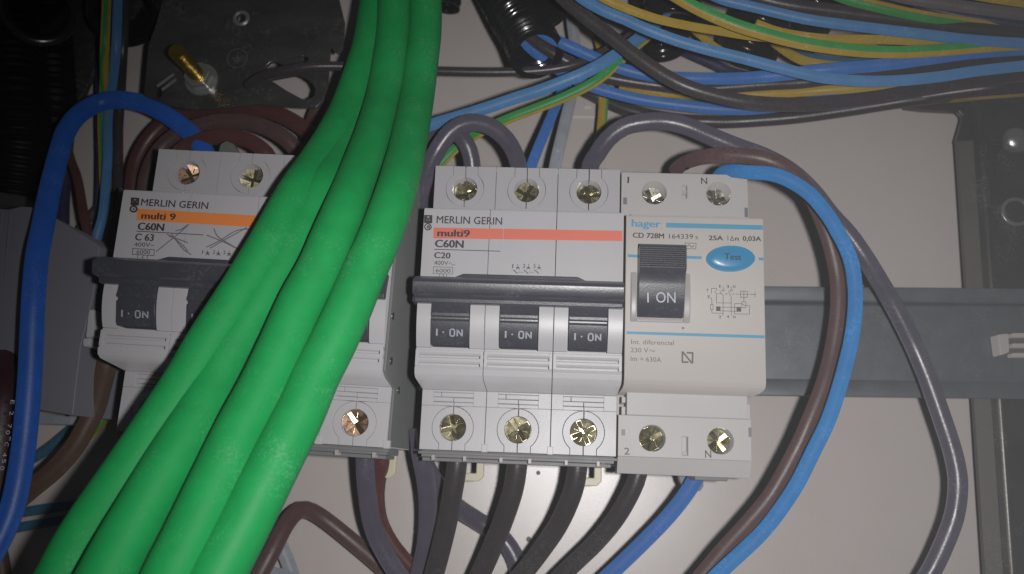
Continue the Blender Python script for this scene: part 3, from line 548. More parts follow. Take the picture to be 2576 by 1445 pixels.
Yg = [(20, 150)]; Yg2 = [(200, 340)]
CB = [
# thick blue arch and other wires at the left
('thick deep blue cable arching over the wires into the pencil marked breaker', 'dblue', 0, 'cable', [(-40, 1430, 78), (8, 1338, 76), (32, 1271, 75), (49, 1190, 74), (62, 1100, 73), (74, 980, 73), (80, 870, 73), (84, 760, 73), (92, 650, 71), (108, 568, 66), (127, 474, 58), (150, 380, 48), (165, 332, 42), (196, 290, 36), (243, 262, 31), (291, 252, 30), (351, 259, 31), (405, 281, 33), (459, 318, 36), (499, 358, 40), (525, 402, 42)], 3.05),
('brown cable looping outermost above the left breaker', 'rbrown', 44, 'cable', [(320, 560, 22), (332, 480, 22), (345, 405, 22), (385, 338, 22), (450, 290, 23), (550, 266, 24), (650, 273, 24), (735, 305, 24), (800, 355, 24), (850, 410, 22)], None),
('brown cable looping just inside the outermost one above the left breaker', 'brown', 44, 'cable', [(362, 520, 32), (370, 445, 32), (400, 380, 32), (455, 335, 33), (545, 308, 34), (635, 312, 35), (710, 345, 36), (765, 400, 34)], None),
('dark brown cable filling the innermost loop above the left breaker', 'rbrown', 42, 'cable', [(415, 470, 38), (425, 415, 38), (470, 368, 40), (545, 344, 42), (620, 352, 42), (670, 385, 42), (690, 430, 40)], None),
('short brown cable end standing at the top left terminal of the pencil marked breaker', 'dbrown', 40, 'cable', [(810, 250, 18), (790, 300, 18), (775, 350, 18), (770, 410, 18)], None),
('green and yellow earth wire running down beside the pale blue wire at the left', 'yellow', 24, 'wire', [(268, -30, 40), (267, 27, 40), (264, 120, 38), (262, 216, 22), (256, 297, 18), (258, 390, 18), (262, 480, 18)], 'V'),
('pale blue wire running down the left side behind the blue arch', 'lblue', 25, 'wire', [(296, -30, 38), (295, 13, 38), (291, 135, 36), (283, 216, 22), (272, 297, 20), (270, 390, 22), (266, 460, 24), (259, 541, 26), (243, 598, 26), (225, 660, 24)], None),
('black wire right of the pale blue wire at the left', 'blk', 26, 'wire', [(318, -30, 30), (314, 13, 30), (309, 135, 28), (303, 243, 16), (297, 324, 14), (297, 420, 14), (296, 560, 14), (285, 680, 12)], None),
('thin navy wire left of the earth wire under the blue arch', 'navy', 16, 'wire', [(250, -30, 14), (246, 200, 12), (247, 300, 12), (248, 420, 12), (243, 560, 12), (236, 660, 12)], None),
('short brown wire slanting down behind the blue cable towards the grey housing', 'rbrown', 24, 'wire', [(168, 330, 22), (174, 390, 24), (194, 450, 26), (208, 528, 28), (222, 600, 28), (232, 680, 26)], None),
('navy wire between the blue cable and the slanting brown wire', 'navy', 32, 'wire', [(175, 300, 12), (166, 400, 14), (162, 474, 14), (159, 563, 16), (160, 650, 16)], None),
('dark brown wire crossing behind the pale blue wire towards the grey housing', 'dbrown', 22, 'wire', [(300, 430, 8), (268, 490, 10), (240, 530, 10), (208, 568, 12), (180, 620, 12)], None),
('maroon cable with white printed characters at the left picture edge', 'maroon', 96, 'cable', [(25, 900, 50), (12, 980, 60), (2, 1060, 62), (-6, 1150, 62), (-18, 1250, 62), (-40, 1380, 60)], None),
('dark brown cable curving from the left breaker down to the lower left edge', 'dbrown', 50, 'cable', [(280, 850, 45), (272, 906, 46), (259, 960, 44), (240, 1028, 42), (215, 1078, 42), (185, 1128, 42), (135, 1184, 42), (81, 1228, 42), (20, 1280, 40), (-40, 1330, 40)], None),
('teal blue wire passing under the brown cable at the lower left', 'teal', 26, 'wire', [(330, 960, 8), (250, 1030, 8), (175, 1085, 8), (130, 1122, 8), (70, 1160, 8), (-20, 1190, 8)], None),
('upper of two teal wires near the lower left corner', 'teal', 25, 'wire', [(240, 1262, 8), (121, 1279, 8), (40, 1292, 8), (-40, 1306, 8)], None),
('lower of two teal wires near the lower left corner', 'teal', 24, 'wire', [(240, 1298, 8), (94, 1319, 8), (13, 1334, 8), (-40, 1342, 8)], None),
('short green and yellow wire glimpsed behind the green cables at lower left', 'yellow', 18, 'wire', [(300, 1010, 10), (255, 1070, 10), (230, 1095, 10), (180, 1140, 6)], 'V'),
('dark wire along the lower left corner of the panel', 'dbrown', 40, 'wire', [(-20, 1340, 6), (0, 1400, 6), (12, 1480, 6)], None),
# lower edge
('grey cable leaving the bottom of the left breaker in a long curve', 'grey', 46, 'cable', [(918, 1120, 42), (918, 1165, 41), (922, 1230, 38), (932, 1300, 35), (950, 1355, 32), (980, 1410, 30), (1010, 1455, 28), (1050, 1520, 26)], None),
('brown cable leaving the bottom of the left breaker behind the grey one', 'rbrown', 38, 'cable', [(962, 1120, 40), (960, 1165, 38), (950, 1215, 32), (948, 1260, 26), (956, 1310, 22), (980, 1360, 20), (1015, 1405, 18), (1055, 1445, 16), (1100, 1500, 14)], None),
('brown cable bent over beside the green bundle at the bottom', 'brown', 42, 'cable', [(640, 1470, 30), (683, 1392, 28), (716, 1326, 24), (744, 1291, 20), (769, 1283, 17), (802, 1298, 14), (845, 1330, 12), (899, 1374, 11), (953, 1419, 11), (1020, 1480, 11)], None),
('pale grey wire stub below the bent brown cable', 'lgrey', 34, 'wire', [(690, 1340, 9), (712, 1385, 9), (728, 1425, 9), (745, 1480, 9)], None),
('grey blue wire end at the bottom edge between green cable and panel', 'lgrey', 40, 'wire', [(560, 1470, 12), (640, 1448, 12), (700, 1450, 12), (760, 1475, 12)], None),
('grey cable dropping straight from the gap between the two breakers', 'grey', 46, 'cable', [(1052, 1080, 36), (1060, 1150, 36), (1072, 1220, 32), (1076, 1290, 28), (1070, 1370, 24), (1058, 1430, 22), (1040, 1500, 20)], None),
('grey cable crossing behind the black ones down to the right', 'grey', 46, 'cable', [(1045, 1110, 28), (1066, 1165, 27), (1098, 1222, 22), (1145, 1272, 14), (1205, 1312, 9), (1258, 1348, 8), (1292, 1395, 8), (1308, 1450, 8), (1312, 1520, 8)], None),
('black cable below the first pole of the red striped breaker', 'blk', 50, 'cable', [(1150, 1100, 44), (1150, 1165, 44), (1140, 1230, 42), (1125, 1310, 38), (1106, 1390, 34), (1090, 1450, 31), (1070, 1520, 28)], None),
('black cable below the second pole of the red striped breaker', 'blk', 50, 'cable', [(1303, 1110, 44), (1301, 1168, 44), (1292, 1230, 42), (1270, 1300, 39), (1240, 1375, 35), (1208, 1445, 31), (1170, 1520, 28)], None),
('black cable below the third pole of the red striped breaker', 'blk', 48, 'cable', [(1455, 1120, 44), (1452, 1180, 44), (1440, 1240, 42), (1408, 1315, 38), (1365, 1380, 34), (1312, 1448, 30), (1250, 1520, 27)], None),
('black cable leaving the bottom left terminal of the test button unit', 'blk', 44, 'cable', [(1612, 1130, 42), (1606, 1190, 42), (1590, 1235, 41), (1552, 1302, 38), (1500, 1365, 34), (1440, 1422, 31), (1370, 1490, 28)], None),
('blue cable leaving the bottom right terminal of the test button unit', 'blue', 38, 'cable', [(1776, 1130, 42), (1757, 1190, 42), (1728, 1240, 40), (1680, 1300, 37), (1620, 1362, 34), (1552, 1428, 31), (1480, 1495, 28)], None),
# right loop
('brown cable looping from the test button unit round to the bottom', 'brown', 39, 'cable', [(1690, 470, 40), (1700, 428, 46), (1735, 404, 56), (1800, 391, 64), (1884, 394, 68), (1945, 409, 69), (1995, 440, 67), (2042, 500, 62), (2080, 590, 58), (2104, 680, 56), (2110, 750, 56), (2106, 812, 56), (2092, 893, 56), (2069, 974, 57), (2030, 1070, 57), (2000, 1136, 56), (1940, 1244, 54), (1880, 1318, 52), (1824, 1379, 50), (1765, 1448, 48), (1700, 1520, 46)], None),
('bright blue cable looping from the test button unit round to the bottom', 'sky', 36, 'cable', [(1790, 470, 44), (1815, 436, 54), (1845, 430, 62), (1884, 433, 68), (1938, 437, 72), (1979, 450, 73), (2019, 473, 73), (2050, 500, 72), (2087, 548, 70), (2108, 586, 69), (2127, 622, 68), (2143, 668, 67), (2150, 722, 66), (2150, 780, 66), (2143, 845, 66), (2133, 893, 66), (2112, 974, 66), (2084, 1058, 66), (2046, 1136, 65), (2005, 1217, 63), (1955, 1292, 61), (1905, 1352, 59), (1815, 1437, 57), (1740, 1510, 55)], None),
('violet grey cable arching over and sweeping down the right side of the panel', 'grey', 46, 'cable', [(1478, 460, 42), (1486, 415, 48), (1503, 388, 52), (1530, 350, 55), (1570, 320, 57), (1622, 308, 58), (1676, 307, 58), (1730, 320, 58), (1784, 343, 57), (1852, 370, 56), (1925, 396, 54), (1990, 432, 52), (2045, 482, 50), (2090, 540, 48), (2135, 590, 47), (2176, 650, 46), (2210, 706, 44), (2243, 762, 42), (2272, 816, 41), (2299, 870, 40), (2323, 924, 40), (2345, 980, 40), (2366, 1040, 40), (2389, 1110, 40), (2404, 1170, 40), (2409, 1225, 40), (2399, 1300, 40), (2370, 1379, 39), (2338, 1445, 38), (2290, 1520, 38)], None),
('grey cable arching over the first pole of the red striped breaker', 'grey', 46, 'cable', [(1050, 900, 34), (1046, 760, 36), (1046, 640, 40), (1050, 540, 46), (1062, 470, 52), (1090, 395, 57), (1130, 335, 59), (1165, 313, 59), (1200, 309, 58), (1240, 322, 56), (1275, 352, 53), (1298, 392, 49), (1310, 440, 44)], None),
('grey cable curving down left of the arched grey one', 'grey', 44, 'cable', [(1020, 700, 20), (1030, 520, 28), (1055, 400, 38), (1085, 332, 44), (1115, 318, 47), (1145, 332, 48), (1172, 362, 48), (1185, 400, 46), (1188, 450, 44)], None),
('mid blue wire slanting down to the second pole of the red striped breaker', 'blue', 28, 'wire', [(1440, 130, 20), (1425, 200, 24), (1401, 260, 28), (1374, 326, 34), (1345, 396, 40), (1330, 440, 42)], None),
('pale grey wire running down to the second joint of the red striped breaker', 'lgrey', 32, 'wire', [(1434, -30, 22), (1438, 50, 22), (1446, 118, 20), (1445, 190, 20), (1436, 248, 22), (1421, 312, 28), (1402, 390, 36), (1390, 450, 38)], None),
('green and yellow wire hanging straight down from the crossing wires', 'yellow', 26, 'wire', [(1475, -20, 18), (1490, 40, 18), (1506, 98, 18), (1516, 145, 18), (1519, 208, 18), (1518, 270, 18), (1512, 335, 18), (1500, 400, 18), (1480, 470, 18)], 'R'),
('light blue wire running from the conduit down left behind the green cables', 'lblue', 32, 'wire', [(1690, 10, 38), (1650, 60, 44), (1610, 94, 50), (1555, 135, 58), (1474, 182, 60), (1366, 225, 58), (1300, 246, 56), (1222, 272, 54), (1150, 294, 52), (1090, 312, 50), (1020, 345, 48), (960, 390, 46)], None),
('green and yellow wire running down left just below the light blue one', 'yellow', 27, 'wire', [(1650, 75, 40), (1600, 115, 46), (1562, 150, 50), (1501, 203, 52), (1420, 245, 50), (1339, 277, 48), (1271, 303, 46), (1209, 332, 42), (1150, 370, 38), (1100, 420, 36)], 'U'),
('black wire running level behind the green cables from the metal plate', 'blk', 25, 'wire', [(625, 215, 42), (650, 197, 46), (690, 184, 49), (740, 174, 50), (791, 168, 50), (880, 168, 48), (1000, 174, 46), (1115, 179, 46), (1258, 182, 46), (1366, 178, 46), (1447, 163, 46), (1520, 132, 44), (1590, 90, 40)], None),
# harness top right
('light blue wire lying on top across the whole upper right harness', 'lblue', 30, 'wire', [(1420, -40, 80), (1469, 0, 80), (1528, 31, 80), (1572, 48, 80), (1631, 75, 80), (1709, 104, 79), (1787, 127, 78), (1866, 147, 77), (1944, 168, 76), (2023, 187, 75), (2075, 197, 74), (2171, 204, 73), (2269, 202, 72), (2367, 192, 71), (2465, 178, 70), (2620, 162, 68)], None),
('light blue wire highest of the blue ones in the upper right harness', 'lblue', 28, 'wire', [(1760, -30, 74), (1817, -2, 74), (1905, 20, 74), (2003, 44, 74), (2075, 57, 74), (2210, 74, 73), (2328, 87, 72), (2445, 100, 71), (2620, 112, 70)], None),
('blue wire coming out of the big conduit mouth and rising to the right edge', 'blue', 32, 'wire', [(1345, 70, 52), (1385, 95, 52), (1430, 116, 52), (1480, 138, 50), (1557, 170, 50), (1640, 191, 50), (1721, 197, 52), (1787, 199, 54), (1866, 198, 58), (1950, 191, 62), (2073, 176, 66), (2210, 164, 66), (2328, 149, 66), (2445, 134, 64), (2620, 122, 62)], None),
('blue wire lowest out of the big conduit, sagging below the black diagonal', 'blue', 30, 'wire', [(1305, 85, 42), (1328, 116, 42), (1362, 143, 42), (1410, 178, 42), (1479, 214, 42), (1548, 236, 42), (1626, 254, 42), (1729, 268, 42), (1807, 275, 42), (1890, 275, 42), (2000, 262, 44), (2100, 243, 50), (2210, 224, 54), (2330, 200, 54), (2620, 172, 50)], None),
('black wire leaving the big conduit between the two blue ones', 'blk', 32, 'wire', [(1320, 80, 46), (1350, 108, 46), (1400, 140, 46), (1460, 172, 44), (1520, 192, 44), (1587, 205, 44), (1665, 216, 44), (1730, 224, 46), (1807, 222, 48), (1925, 214, 52), (2023, 208, 56), (2130, 192, 60), (2269, 178, 60), (2400, 165, 58), (2620, 150, 54)], None),
('thick black wire running diagonally in front of the harness', 'blk', 38, 'wire', [(1380, -45, 68), (1420, 0, 70), (1489, 55, 70), (1548, 100, 70), (1606, 146, 70), (1670, 190, 70), (1729, 220, 70), (1807, 244, 69), (1886, 259, 68), (1984, 264, 66), (2073, 260, 64), (2210, 245, 62), (2328, 224, 60), (2445, 206, 58), (2620, 186, 56)], None),
('black wire lowest in the harness, lying close above the bare panel', 'blk', 34, 'wire', [(1400, 175, 16), (1440, 210, 16), (1528, 256, 16), (1600, 282, 17), (1700, 300, 18), (1775, 306, 18), (1851, 307, 20), (1992, 297, 24), (2127, 278, 30), (2262, 256, 36), (2424, 236, 40), (2620, 214, 42)], None),
('all yellow looking earth wire curving through the dark conduits', 'yellow', 23, 'wire', [(1480, -30, 90), (1524, -2, 89), (1572, 20, 87), (1650, 48, 84), (1729, 66, 80), (1807, 79, 76), (1886, 91, 72), (1960, 98, 66), (2060, 108, 60), (2200, 115, 56)], None),
('yellow wire with a green stripe curving boldly across the upper harness', 'yellow', 33, 'wire', [(1660, -35, 84), (1710, -4, 84), (1768, 28, 84), (1846, 62, 84), (1925, 87, 83), (2003, 107, 82), (2075, 119, 80), (2171, 129, 78), (2269, 131, 76), (2367, 126, 72), (2484, 117, 68), (2620, 110, 64)], 'T'),
('yellow wire just above the green striped one at the upper right', 'yellow', 24, 'wire', [(1900, 60, 70), (1964, 82, 69), (2075, 97, 68), (2210, 99, 67), (2328, 106, 66), (2450, 118, 62), (2620, 125, 58)], None),
('short yellow wire coming out of the ribbed conduit mouth', 'yellow', 25, 'wire', [(1945, 105, 42), (1979, 130, 46), (2010, 148, 50), (2050, 160, 54), (2120, 168, 54), (2250, 160, 52)], None),
('small piece of yellow wire under the upper yellow curve', 'yellow', 20, 'wire', [(1740, 70, 40), (1768, 95, 42), (1800, 120, 44), (1850, 150, 46)], None),
('green and yellow wire under the black diagonal, rising to the right', 'yellow', 23, 'wire', [(1560, 215, 30), (1631, 230, 32), (1709, 237, 34), (1780, 240, 40), (1846, 238, 46), (1944, 237, 50), (2023, 232, 54), (2075, 228, 56), (2151, 223, 57), (2230, 214, 56), (2400, 190, 50), (2620, 165, 46)], None),
('thin yellow line of wire along the lower right end of the harness', 'ochre', 9, 'wire', [(2320, 244, 32), (2380, 255, 38), (2465, 248, 46), (2620, 236, 50)], None),
('green wire with a yellow stripe near the top right edge', 'yellow', 30, 'wire', [(2060, -35, 66), (2122, -6, 66), (2210, 17, 66), (2308, 39, 65), (2445, 62, 62), (2620, 88, 60)], 'W'),
('warm grey wire at the top right edge', 'wgrey', 32, 'wire', [(2180, -35, 72), (2269, -8, 72), (2387, 12, 72), (2504, 29, 72), (2620, 44, 72)], None),
('green and yellow wire cutting the top right corner', 'yellow', 26, 'wire', [(2380, -30, 78), (2460, -10, 78), (2576, 8, 78), (2640, 16, 78)], 'V'),
('dark blue wire below the warm grey one at the top right', 'navy', 28, 'wire', [(2300, 10, 58), (2406, 38, 60), (2504, 54, 62), (2620, 72, 62)], None),
('black wire above the highest blue one at the upper right', 'blk', 38, 'wire', [(1860, -35, 62), (1905, -8, 62), (1980, 12, 62), (2075, 26, 62), (2210, 44, 62), (2347, 62, 62), (2484, 78, 62), (2620, 92, 62)], None),
('navy wire tucked under the blue ones at the right edge', 'navy', 30, 'wire', [(2050, 185, 44), (2180, 182, 48), (2300, 176, 50), (2420, 160, 52), (2620, 146, 46)], None),
('dark wire between the blue wires and the lower black ones at the right', 'navy', 34, 'wire', [(2080, 240, 40), (2210, 232, 42), (2330, 214, 44), (2450, 192, 46), (2620, 168, 44)], None),
('black wire lying along the bottom of the harness at the right edge', 'blk', 34, 'wire', [(2150, 270, 30), (2280, 250, 36), (2400, 232, 42), (2500, 220, 46), (2620, 206, 46)], None),
('black wire between the dark conduits and the yellow curve', 'navy', 26, 'wire', [(1700, 120, 18), (1790, 160, 20), (1850, 185, 22), (1950, 205, 30), (2100, 215, 40), (2300, 205, 40)], None),
('teal wire threading below the ribbed conduit mouth to the right', 'teal', 24, 'wire', [(1960, 120, 34), (2040, 146, 44), (2130, 158, 50), (2260, 150, 54), (2400, 136, 54), (2620, 118, 50)], None),
('blue wire dimly seen under the lower black wires at the right edge', 'dblue', 22, 'wire', [(2150, 245, 34), (2300, 222, 44), (2450, 198, 50), (2620, 176, 52)], None),
('navy wire low at the right edge above the upright head', 'navy', 30, 'wire', [(2200, 262, 30), (2350, 246, 38), (2480, 232, 42), (2620, 222, 44)], None),
]
for lab, m_, wpx, nm, pts, ex in CB:
    st = {'V': [(85, 150)], 'R': [(112, 205)], 'T': [(66, 215)], 'U': [(-60, 132)], 'W': [(-60, 84)]}.get(ex) if isinstance(ex, str) else None
    if isinstance(ex, float): wpx = ex * 2 * FPX / (305 - sum(p[2] for p in pts) / len(pts))
    flip = {'green and yellow wire running down left just below the light blue one': [(320, 440)], 'yellow wire with a green stripe curving boldly across the upper harness': [(95, 180)]}
    o = cable(lab, m_, wpx, pts, nm, stripe=st)
    if 'white printed' in lab:
        t_ = MB()
        for ch, x, y in (('E', 28, 1012), ('2', 26, 1040), ('7', 21, 1072), ('0', 17, 1088), ('º', 20, 1104), ('C', 14, 1118), ('4', 9, 1144), ('5', 7, 1160), ('0', 3, 1178)):
            put_text(t_, W0, ch, x + 0, y - 5, x - 1.5, y + 5, 10 if ch != 'º' else 9, 88, 0, 0, .2)
        lt = t_.build('lettering', 'wink2', o, smooth=False); lt.location = -o.location

# ================================================================== conduits
def conduit(label, pts, r, m_='conduit', name='conduit'):
    P = [U(*p) for p in pts]; C_ = crom(P, .45); base = C_[0]; t = bpy.data.objects.new(name, None)
    wv = lambda L: .055 * (1 if math.sin(L * 2 * math.pi / 2.7) > 0 else -1) * min(1, abs(math.sin(L * 2 * math.pi / 2.7)) * 2.2)
    m = MB(); m.tube([c - base for c in C_], r, n=36, caps=False, wave=wv)
    k = MB(); k.tube([c - base for c in C_], r * .86, n=36, caps=False, wave=wv); m.add(k.v, [tuple(reversed(f)) for f in k.f])
    # rim joining outer and inner wall
    n = 36; a = (len(C_) - 1) * n; off = len(C_) * n
    for j in range(n): m.f.append((a + j, a + (j + 1) % n, off + a + (j + 1) % n, off + a + j)); m.m.append(0)
    o = m.build(name, m_, ang=50); o.location = base * MM; return tag(o, label, 'conduit')
conduit('black corrugated conduit whose wide mouth lets out the blue wires', [(1190, -150, 30), (1250, -40, 34), (1295, 40, 40), (1330, 95, 46), (1352, 138, 52)], 8.3)
conduit('black corrugated conduit stub at the top edge just right of the wide mouthed one', [(1330, -160, 34), (1352, -70, 38), (1368, -10, 44), (1374, 22, 50)], 6.6)
conduit('black conduit end hanging between the light blue and diagonal black wires', [(1640, -140, 24), (1650, -40, 24), (1660, 50, 26), (1668, 122, 28)], 8.6)
conduit('ribbed black conduit slanting in behind the yellow wires', [(1990, -150, 34), (1955, -40, 34), (1915, 50, 34), (1880, 125, 36)], 9.5)
conduit('dark conduit at the top edge behind the first yellow curve', [(1690, -120, 36), (1690, -30, 38), (1690, 30, 40), (1690, 62, 40)], 9.0)
conduit('black corrugated conduit at the top right under the black and green wires', [(2130, -150, 26), (2080, -40, 26), (2030, 40, 26), (1990, 95, 26)], 9)
conduit('leftmost round black conduit mouth in the dark upper left corner', [(70, -180, 10), (80, -90, 18), (92, -10, 26), (100, 30, 40)], 11.5)
conduit('round black conduit mouth with the earth and pale blue wires running through it', [(290, -190, 6), (300, -90, 12), (308, -10, 18), (312, 38, 30)], 11.5)
conduit('black flexible tube hanging down the far left edge', [(-10, -100, 30), (20, 60, 30), (40, 220, 30), (50, 360, 30), (40, 480, 28)], 9.5, 'hose')
conduit('dark flexible tube beside the far left one', [(120, -60, 14), (130, 120, 14), (138, 260, 14), (120, 400, 14), (100, 500, 12)], 7.0, 'hose')
conduit('black conduit corner glimpsed right of the green cables at the top edge', [(1160, -150, 14), (1140, -60, 14), (1125, 20, 14)], 4.5)

# ================================================================== metal plate upper left
pf = U(600, 130, 40); FP = Frame((pf[0], pf[1], 0)); mp_ = thing('mounting_plate', 'dark shiny steel plate with slots and a brass stud in the upper left', 'metal plate', (pf[0], pf[1], 0))
PZ = 36
def pp(pts, z=PZ): return [FP(x, y, z)[:2] for x, y in pts]
def pc(x, y, r, n=22): c = FP(x, y, PZ); return circ(c, r * (305 - PZ) / FPX, n)
outer = [(425, -60), (840, -60), (853, 0), (866, 54), (862, 119), (852, 134), (841, 130), (831, 116), (827, 173), (823, 216), (812, 254), (796, 270), (758, 270), (650, 262), (560, 272), (480, 276), (415, 262), (361, 240), (372, 116), (392, 60)]
holes = [pc(607, 46, 13), pc(767, 147, 10), pp([(664, 178), (670, 165), (680, 157), (690, 154), (703, 157), (714, 166), (690, 171)]),
         pp([(680, 201), (715, 194), (750, 188), (768, 195), (784, 207), (793, 224), (789, 242), (775, 250), (758, 248), (718, 226)]), pp([(399, 208), (405, 222), (407, 240), (399, 248), (391, 238), (393, 222)])]
MB().prism(pp(outer), PZ - 1.6, PZ, holes).build('plate', 'plate', mp_, bevel=.35, seg=3)
c = FP(607, 46, PZ); rg = MB(); SC = .8
for k in range(24):
    a0, a1 = 2 * math.pi * k / 24, 2 * math.pi * (k + 1) / 24
    for (ra, za), (rb, zb) in (((2.9, 0), (2.2, .35)), ((2.2, .35), (1.6, .1))):
        rg.add([(c[0] + ra * math.cos(a0), c[1] + ra * math.sin(a0), PZ + za + .02), (c[0] + ra * math.cos(a1), c[1] + ra * math.sin(a1), PZ + za + .02), (c[0] + rb * math.cos(a1), c[1] + rb * math.sin(a1), PZ + zb + .02), (c[0] + rb * math.cos(a0), c[1] + rb * math.sin(a0), PZ + zb + .02)], [(0, 1, 2, 3)])
rg.build('hole_rim', 'chrome', mp_, ang=60)
# engraved earth mark
c = FP(597, 147, PZ); e = MB(); P = circ(c, 3.4, 26); e.line(P, .16, PZ + .04, closed=True)
e.line([(c[0], c[1] + 2), (c[0], c[1])], .2, PZ + .04); 
for k, wd in enumerate((1.9, 1.3, .6)): e.line([(c[0] - wd, c[1] - k * .75), (c[0] + wd, c[1] - k * .75)], .2, PZ + .04)
e.build('earth_mark', 'greybox', mp_)
c = FP(500, 193, PZ + 3)
hx = lambda r, a=.2: [(c[0] + r * math.cos(a + math.pi / 3 * k), c[1] + r * math.sin(a + math.pi / 3 * k)) for k in range(6)]
MB().cyl(c, 5.6, PZ + .02, PZ + 1.2, 32).build('washer', 'chrome', mp_, bevel=.2)
MB().prism(hx(4.6), PZ + 1.3, PZ + 5.2).build('nut', 'chrome', mp_, bevel=.5)
st = MB(); zs = np.arange(PZ + 4.5, PZ + 21, .2)
st.tube([(c[0], c[1], z) for z in zs], [2.35 + .28 * math.sin(z * 2 * math.pi / .8) for z in zs], n=26); st.build('threaded_stud', 'gold', mp_, ang=60)
for (x0, y0), (x1, y1) in (((396, 217), (436, 185)), ((408, 226), (442, 198))):
    a = FP(x0, y0, PZ + 1); b_ = FP(x1, y1, PZ + 3); MB().tube([(*a[:2], PZ + .9), (*b_[:2], PZ + 2.5)], .5, n=10).build('retaining_pin', 'chrome', mp_)
a = U(575, 372, 52); lg = MB().prism([U(x, y, 52)[:2] for x, y in ((548, 400), (556, 366), (572, 357), (590, 364), (612, 400))], 50, 53).build('cable_lug', 'chrome', bevel=.5); tag(lg, 'small bright zinc lug sticking up behind the pencil marked breaker', 'cable lug')
bp = MB().prism([U(x, y, 10)[:2] for x, y in ((-60, -60), (380, -60), (330, 60), (250, 150), (215, 232), (165, 300), (120, 560), (-60, 560))], 8, 10.5).build('bracket', 'plate', bevel=.3); tag(bp, 'dark steel bracket lying behind the conduits in the upper left corner', 'bracket')
gl = MB().prism([U(x, y, 18)[:2] for x, y in ((795, 388), (740, 392), (735, 378), (790, 366))], 14, 18).build('gap_block', 'teal', bevel=.4); tag(gl, 'small teal piece behind the top of the pencil marked breaker', 'terminal block')

# ================================================================== grey housing at the left
gb = thing('grey_housing', 'large dark grey plastic housing behind the blue cable at the left edge', 'housing', tuple(U(100, 800, 0)))
FG = Frame(tuple(U(100, 800, 0)))
gp = lambda pts, z: [FG(x, y, z)[:2] for x, y in pts]
MB().prism(gp([(-60, 520), (20, 527), (45, 520), (78, 521), (133, 546), (251, 619), (246, 670), (235, 746), (204, 875), (192, 973), (184, 1046), (102, 1032), (40, 985), (-60, 950)], 56), 14, 56).build('body', 'greybox', gb, bevel=1.0, seg=3)
for x in (6, 28): MB().prism(gp([(x, 535), (x + 9, 536), (x - 4, 640), (x - 12, 700)], 56), 56, 57.2).build('rib', 'greybox', gb, bevel=.4)
MB().prism(gp([(92, 1040), (185, 1050), (178, 1068), (90, 1066)], 30), 20, 30).build('flange', 'lgrey', gb, bevel=.4)
MB().prism(gp([(-60, 985), (30, 1000), (44, 1020), (-60, 1010)], 57), 56, 57.5).build('ridge', 'greybox', gb, bevel=.4)
for q, z in (([(222, 780), (236, 778), (234, 845), (214, 850)], 58), ([(208, 852), (226, 850), (226, 868), (207, 872)], 58), ([(196, 990), (208, 985), (206, 1010), (190, 1018)], 44)): MB().prism(gp(q, z), z - 8, z).build('latch', 'white', gb, bevel=.5)
MB().prism(gp([(176, 1010), (204, 1000), (196, 1050), (182, 1072), (172, 1060)], 28), 18, 28).build('latch', 'frame', gb, bevel=.5)
bl = MB().prism([U(x, y, 40)[:2] for x, y in ((255, 640), (262, 640), (245, 900), (262, 905), (300, 1000), (318, 935), (300, 900), (265, 900), (228, 880), (240, 740))], 20, 40)
# dark block imitating the shade in the inside corner between housing and breaker
db = MB().prism([U(x, y, 30)[:2] for x, y in ((298, 470), (330, 480), (275, 740), (262, 900), (300, 930), (302, 1060), (280, 1060), (262, 960), (225, 940), (240, 760), (262, 620))], 6, 30).build('gap_block', 'dark', bevel=.5); tag(db, 'black terminal block squeezed between the grey housing and the left breaker', 'terminal block')
# handle end cap of the left breaker beside the housing
# ================================================================== right upright
E0 = U(2405, 357, 14); ru = thing('rack_upright', 'dull zinc steel upright with a folded edge on the right side', 'rack upright', (E0[0], 0, 0))
FR = Frame((E0[0], 0, 0))
xr = FR(2530, 1200, 17)[0]
prof = [(0, 12.5), (0, 14.6), (xr - 2.2, 15.9), (xr - 1.4, 16.5), (xr - .6, 17.3), (xr, 17.7), (xr + 1.2, 17.5), (xr + 2, 16.2), (xr + 2.5, 13.5), (xr + 3.5, 12.6), (40, 12), (40, 10), (xr, 10)]
ytop = FR(2405, 357, 14)[1]
MB().extr_y([(0, 12.5), (0, 14.6), (xr - 2.2, 15.9), (xr - 2.2, 13.8)], -90, ytop).build('flange', 'rackdull', ru, bevel=.2)
MB().extr_y([(xr - 2.15, 13), (xr - 2.15, 15.9), (xr - 1.7, 16.3), (xr - 1.1, 16.9), (xr - .5, 17.4), (xr, 17.6), (xr + .8, 17.5), (xr + 1.6, 16.8), (xr + 2.1, 15.4), (xr + 2.4, 13.2), (xr + 3.5, 12.6), (40, 12), (40, 10), (xr, 10)], -90, ytop).build('folded_edge', 'rack', ru, bevel=.1, ang=50)
top = [FR(x, y, 14)[:2] for x, y in ((2405, 357), (2421, 300), (2421, 291), (2411, 281), (2327, 277), (2285, 272), (2262, 255), (2262, -60), (2900, -60), (2900, 357))]
MB().prism(top, 11.5, 14.3).build('head_plate', 'rack', ru, bevel=.4)
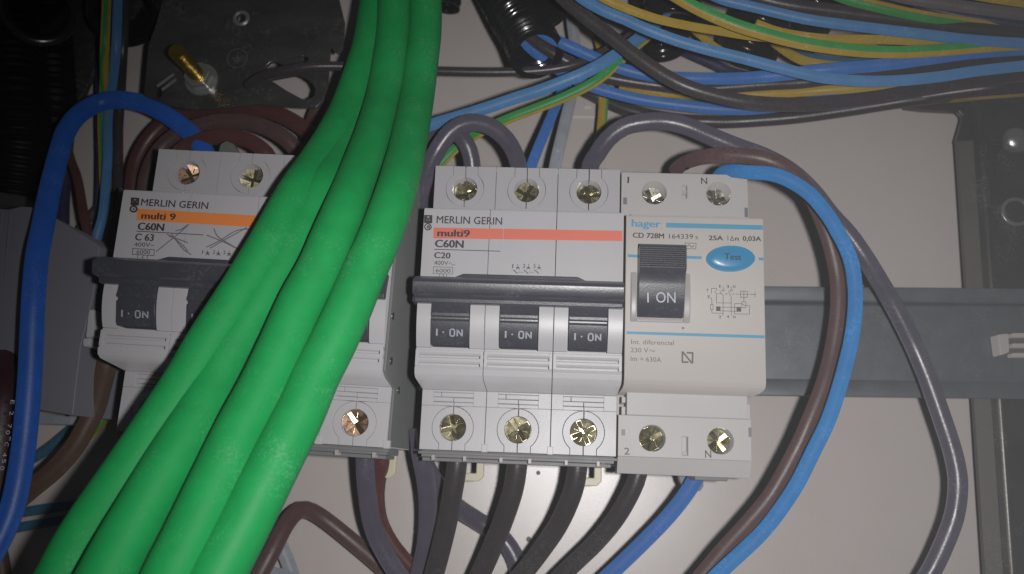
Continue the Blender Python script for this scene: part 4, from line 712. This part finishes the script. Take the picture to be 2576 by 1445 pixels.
c = FR(2476, 300, 15); MB().extr_y([(xr - 2.5, 14.3), (xr - 1.5, 16.2), (xr, 17), (xr + 1.5, 16.2), (xr + 2.5, 14.3)], ytop, FR(2476, 262, 16)[1]).build('raised_ridge', 'rack', ru, bevel=.2)
c = FR(2560, 350, 16)
MB().cyl(c, 5.2, 14.3, 15, 32).build('washer', 'rack', ru, bevel=.2)
bt_ = MB().dome(c, 4.4, 15, 2.6, 28, 8).build('bolt_head', 'chrome', ru, ang=70)
c = FR(2562, 530, 14); MB().prism(circ(c, 5.0, 30), 12.2, 12.9, [circ(c, 3.9, 30)]).build('bolt_head', 'chrome', ru, bevel=.15)
# white plastic clip seated on the rail
cp = U(2540, 868, 27); ck = thing('rail_end_clip', 'small cream plastic clip on the rail at the right picture edge', 'clip', (cp[0], cp[1], 0)); FC = Frame((cp[0], cp[1], 0))
q = lambda pts, z: [FC(x, y, z)[:2] for x, y in pts]
MB().prism(q([(2505, 843), (2534, 840), (2536, 888), (2512, 896)], 30), 26, 31).build('body', 'cream', ck, bevel=.5)
for a, b_ in ((838, 848), (864, 874), (888, 898)): MB().prism(q([(2548, a), (2640, a), (2640, b_), (2548, b_)], 30), 26.5, 30).build('arm', 'cream', ck, bevel=.3)
MB().prism(q([(2536, 846), (2640, 846), (2640, 892), (2536, 890)], 27), 26, 27.2).build('backplate', 'wgrey', ck, bevel=.3)

# ================================================================== thin fog volume added to imitate the lens's veiling glare
hz = MB().box(-300, -230, -12, 290, 300, 330).build('lens_veil', 'panel', smooth=False); hz.data.materials.clear()
hm = bpy.data.materials.new('thin_lens_veil'); hm.use_nodes = True; hn = hm.node_tree; hn.nodes.remove(hn.nodes['Principled BSDF'])
pv = hn.nodes.new('ShaderNodeVolumePrincipled'); pv.inputs['Color'].default_value = (.93, .95, 1, 1); pv.inputs['Density'].default_value = VEIL_HAZE
hn.links.new(pv.outputs[0], hn.nodes['Material Output'].inputs['Volume']); hz.data.materials.append(hm); tag(hz, kind='stuff')
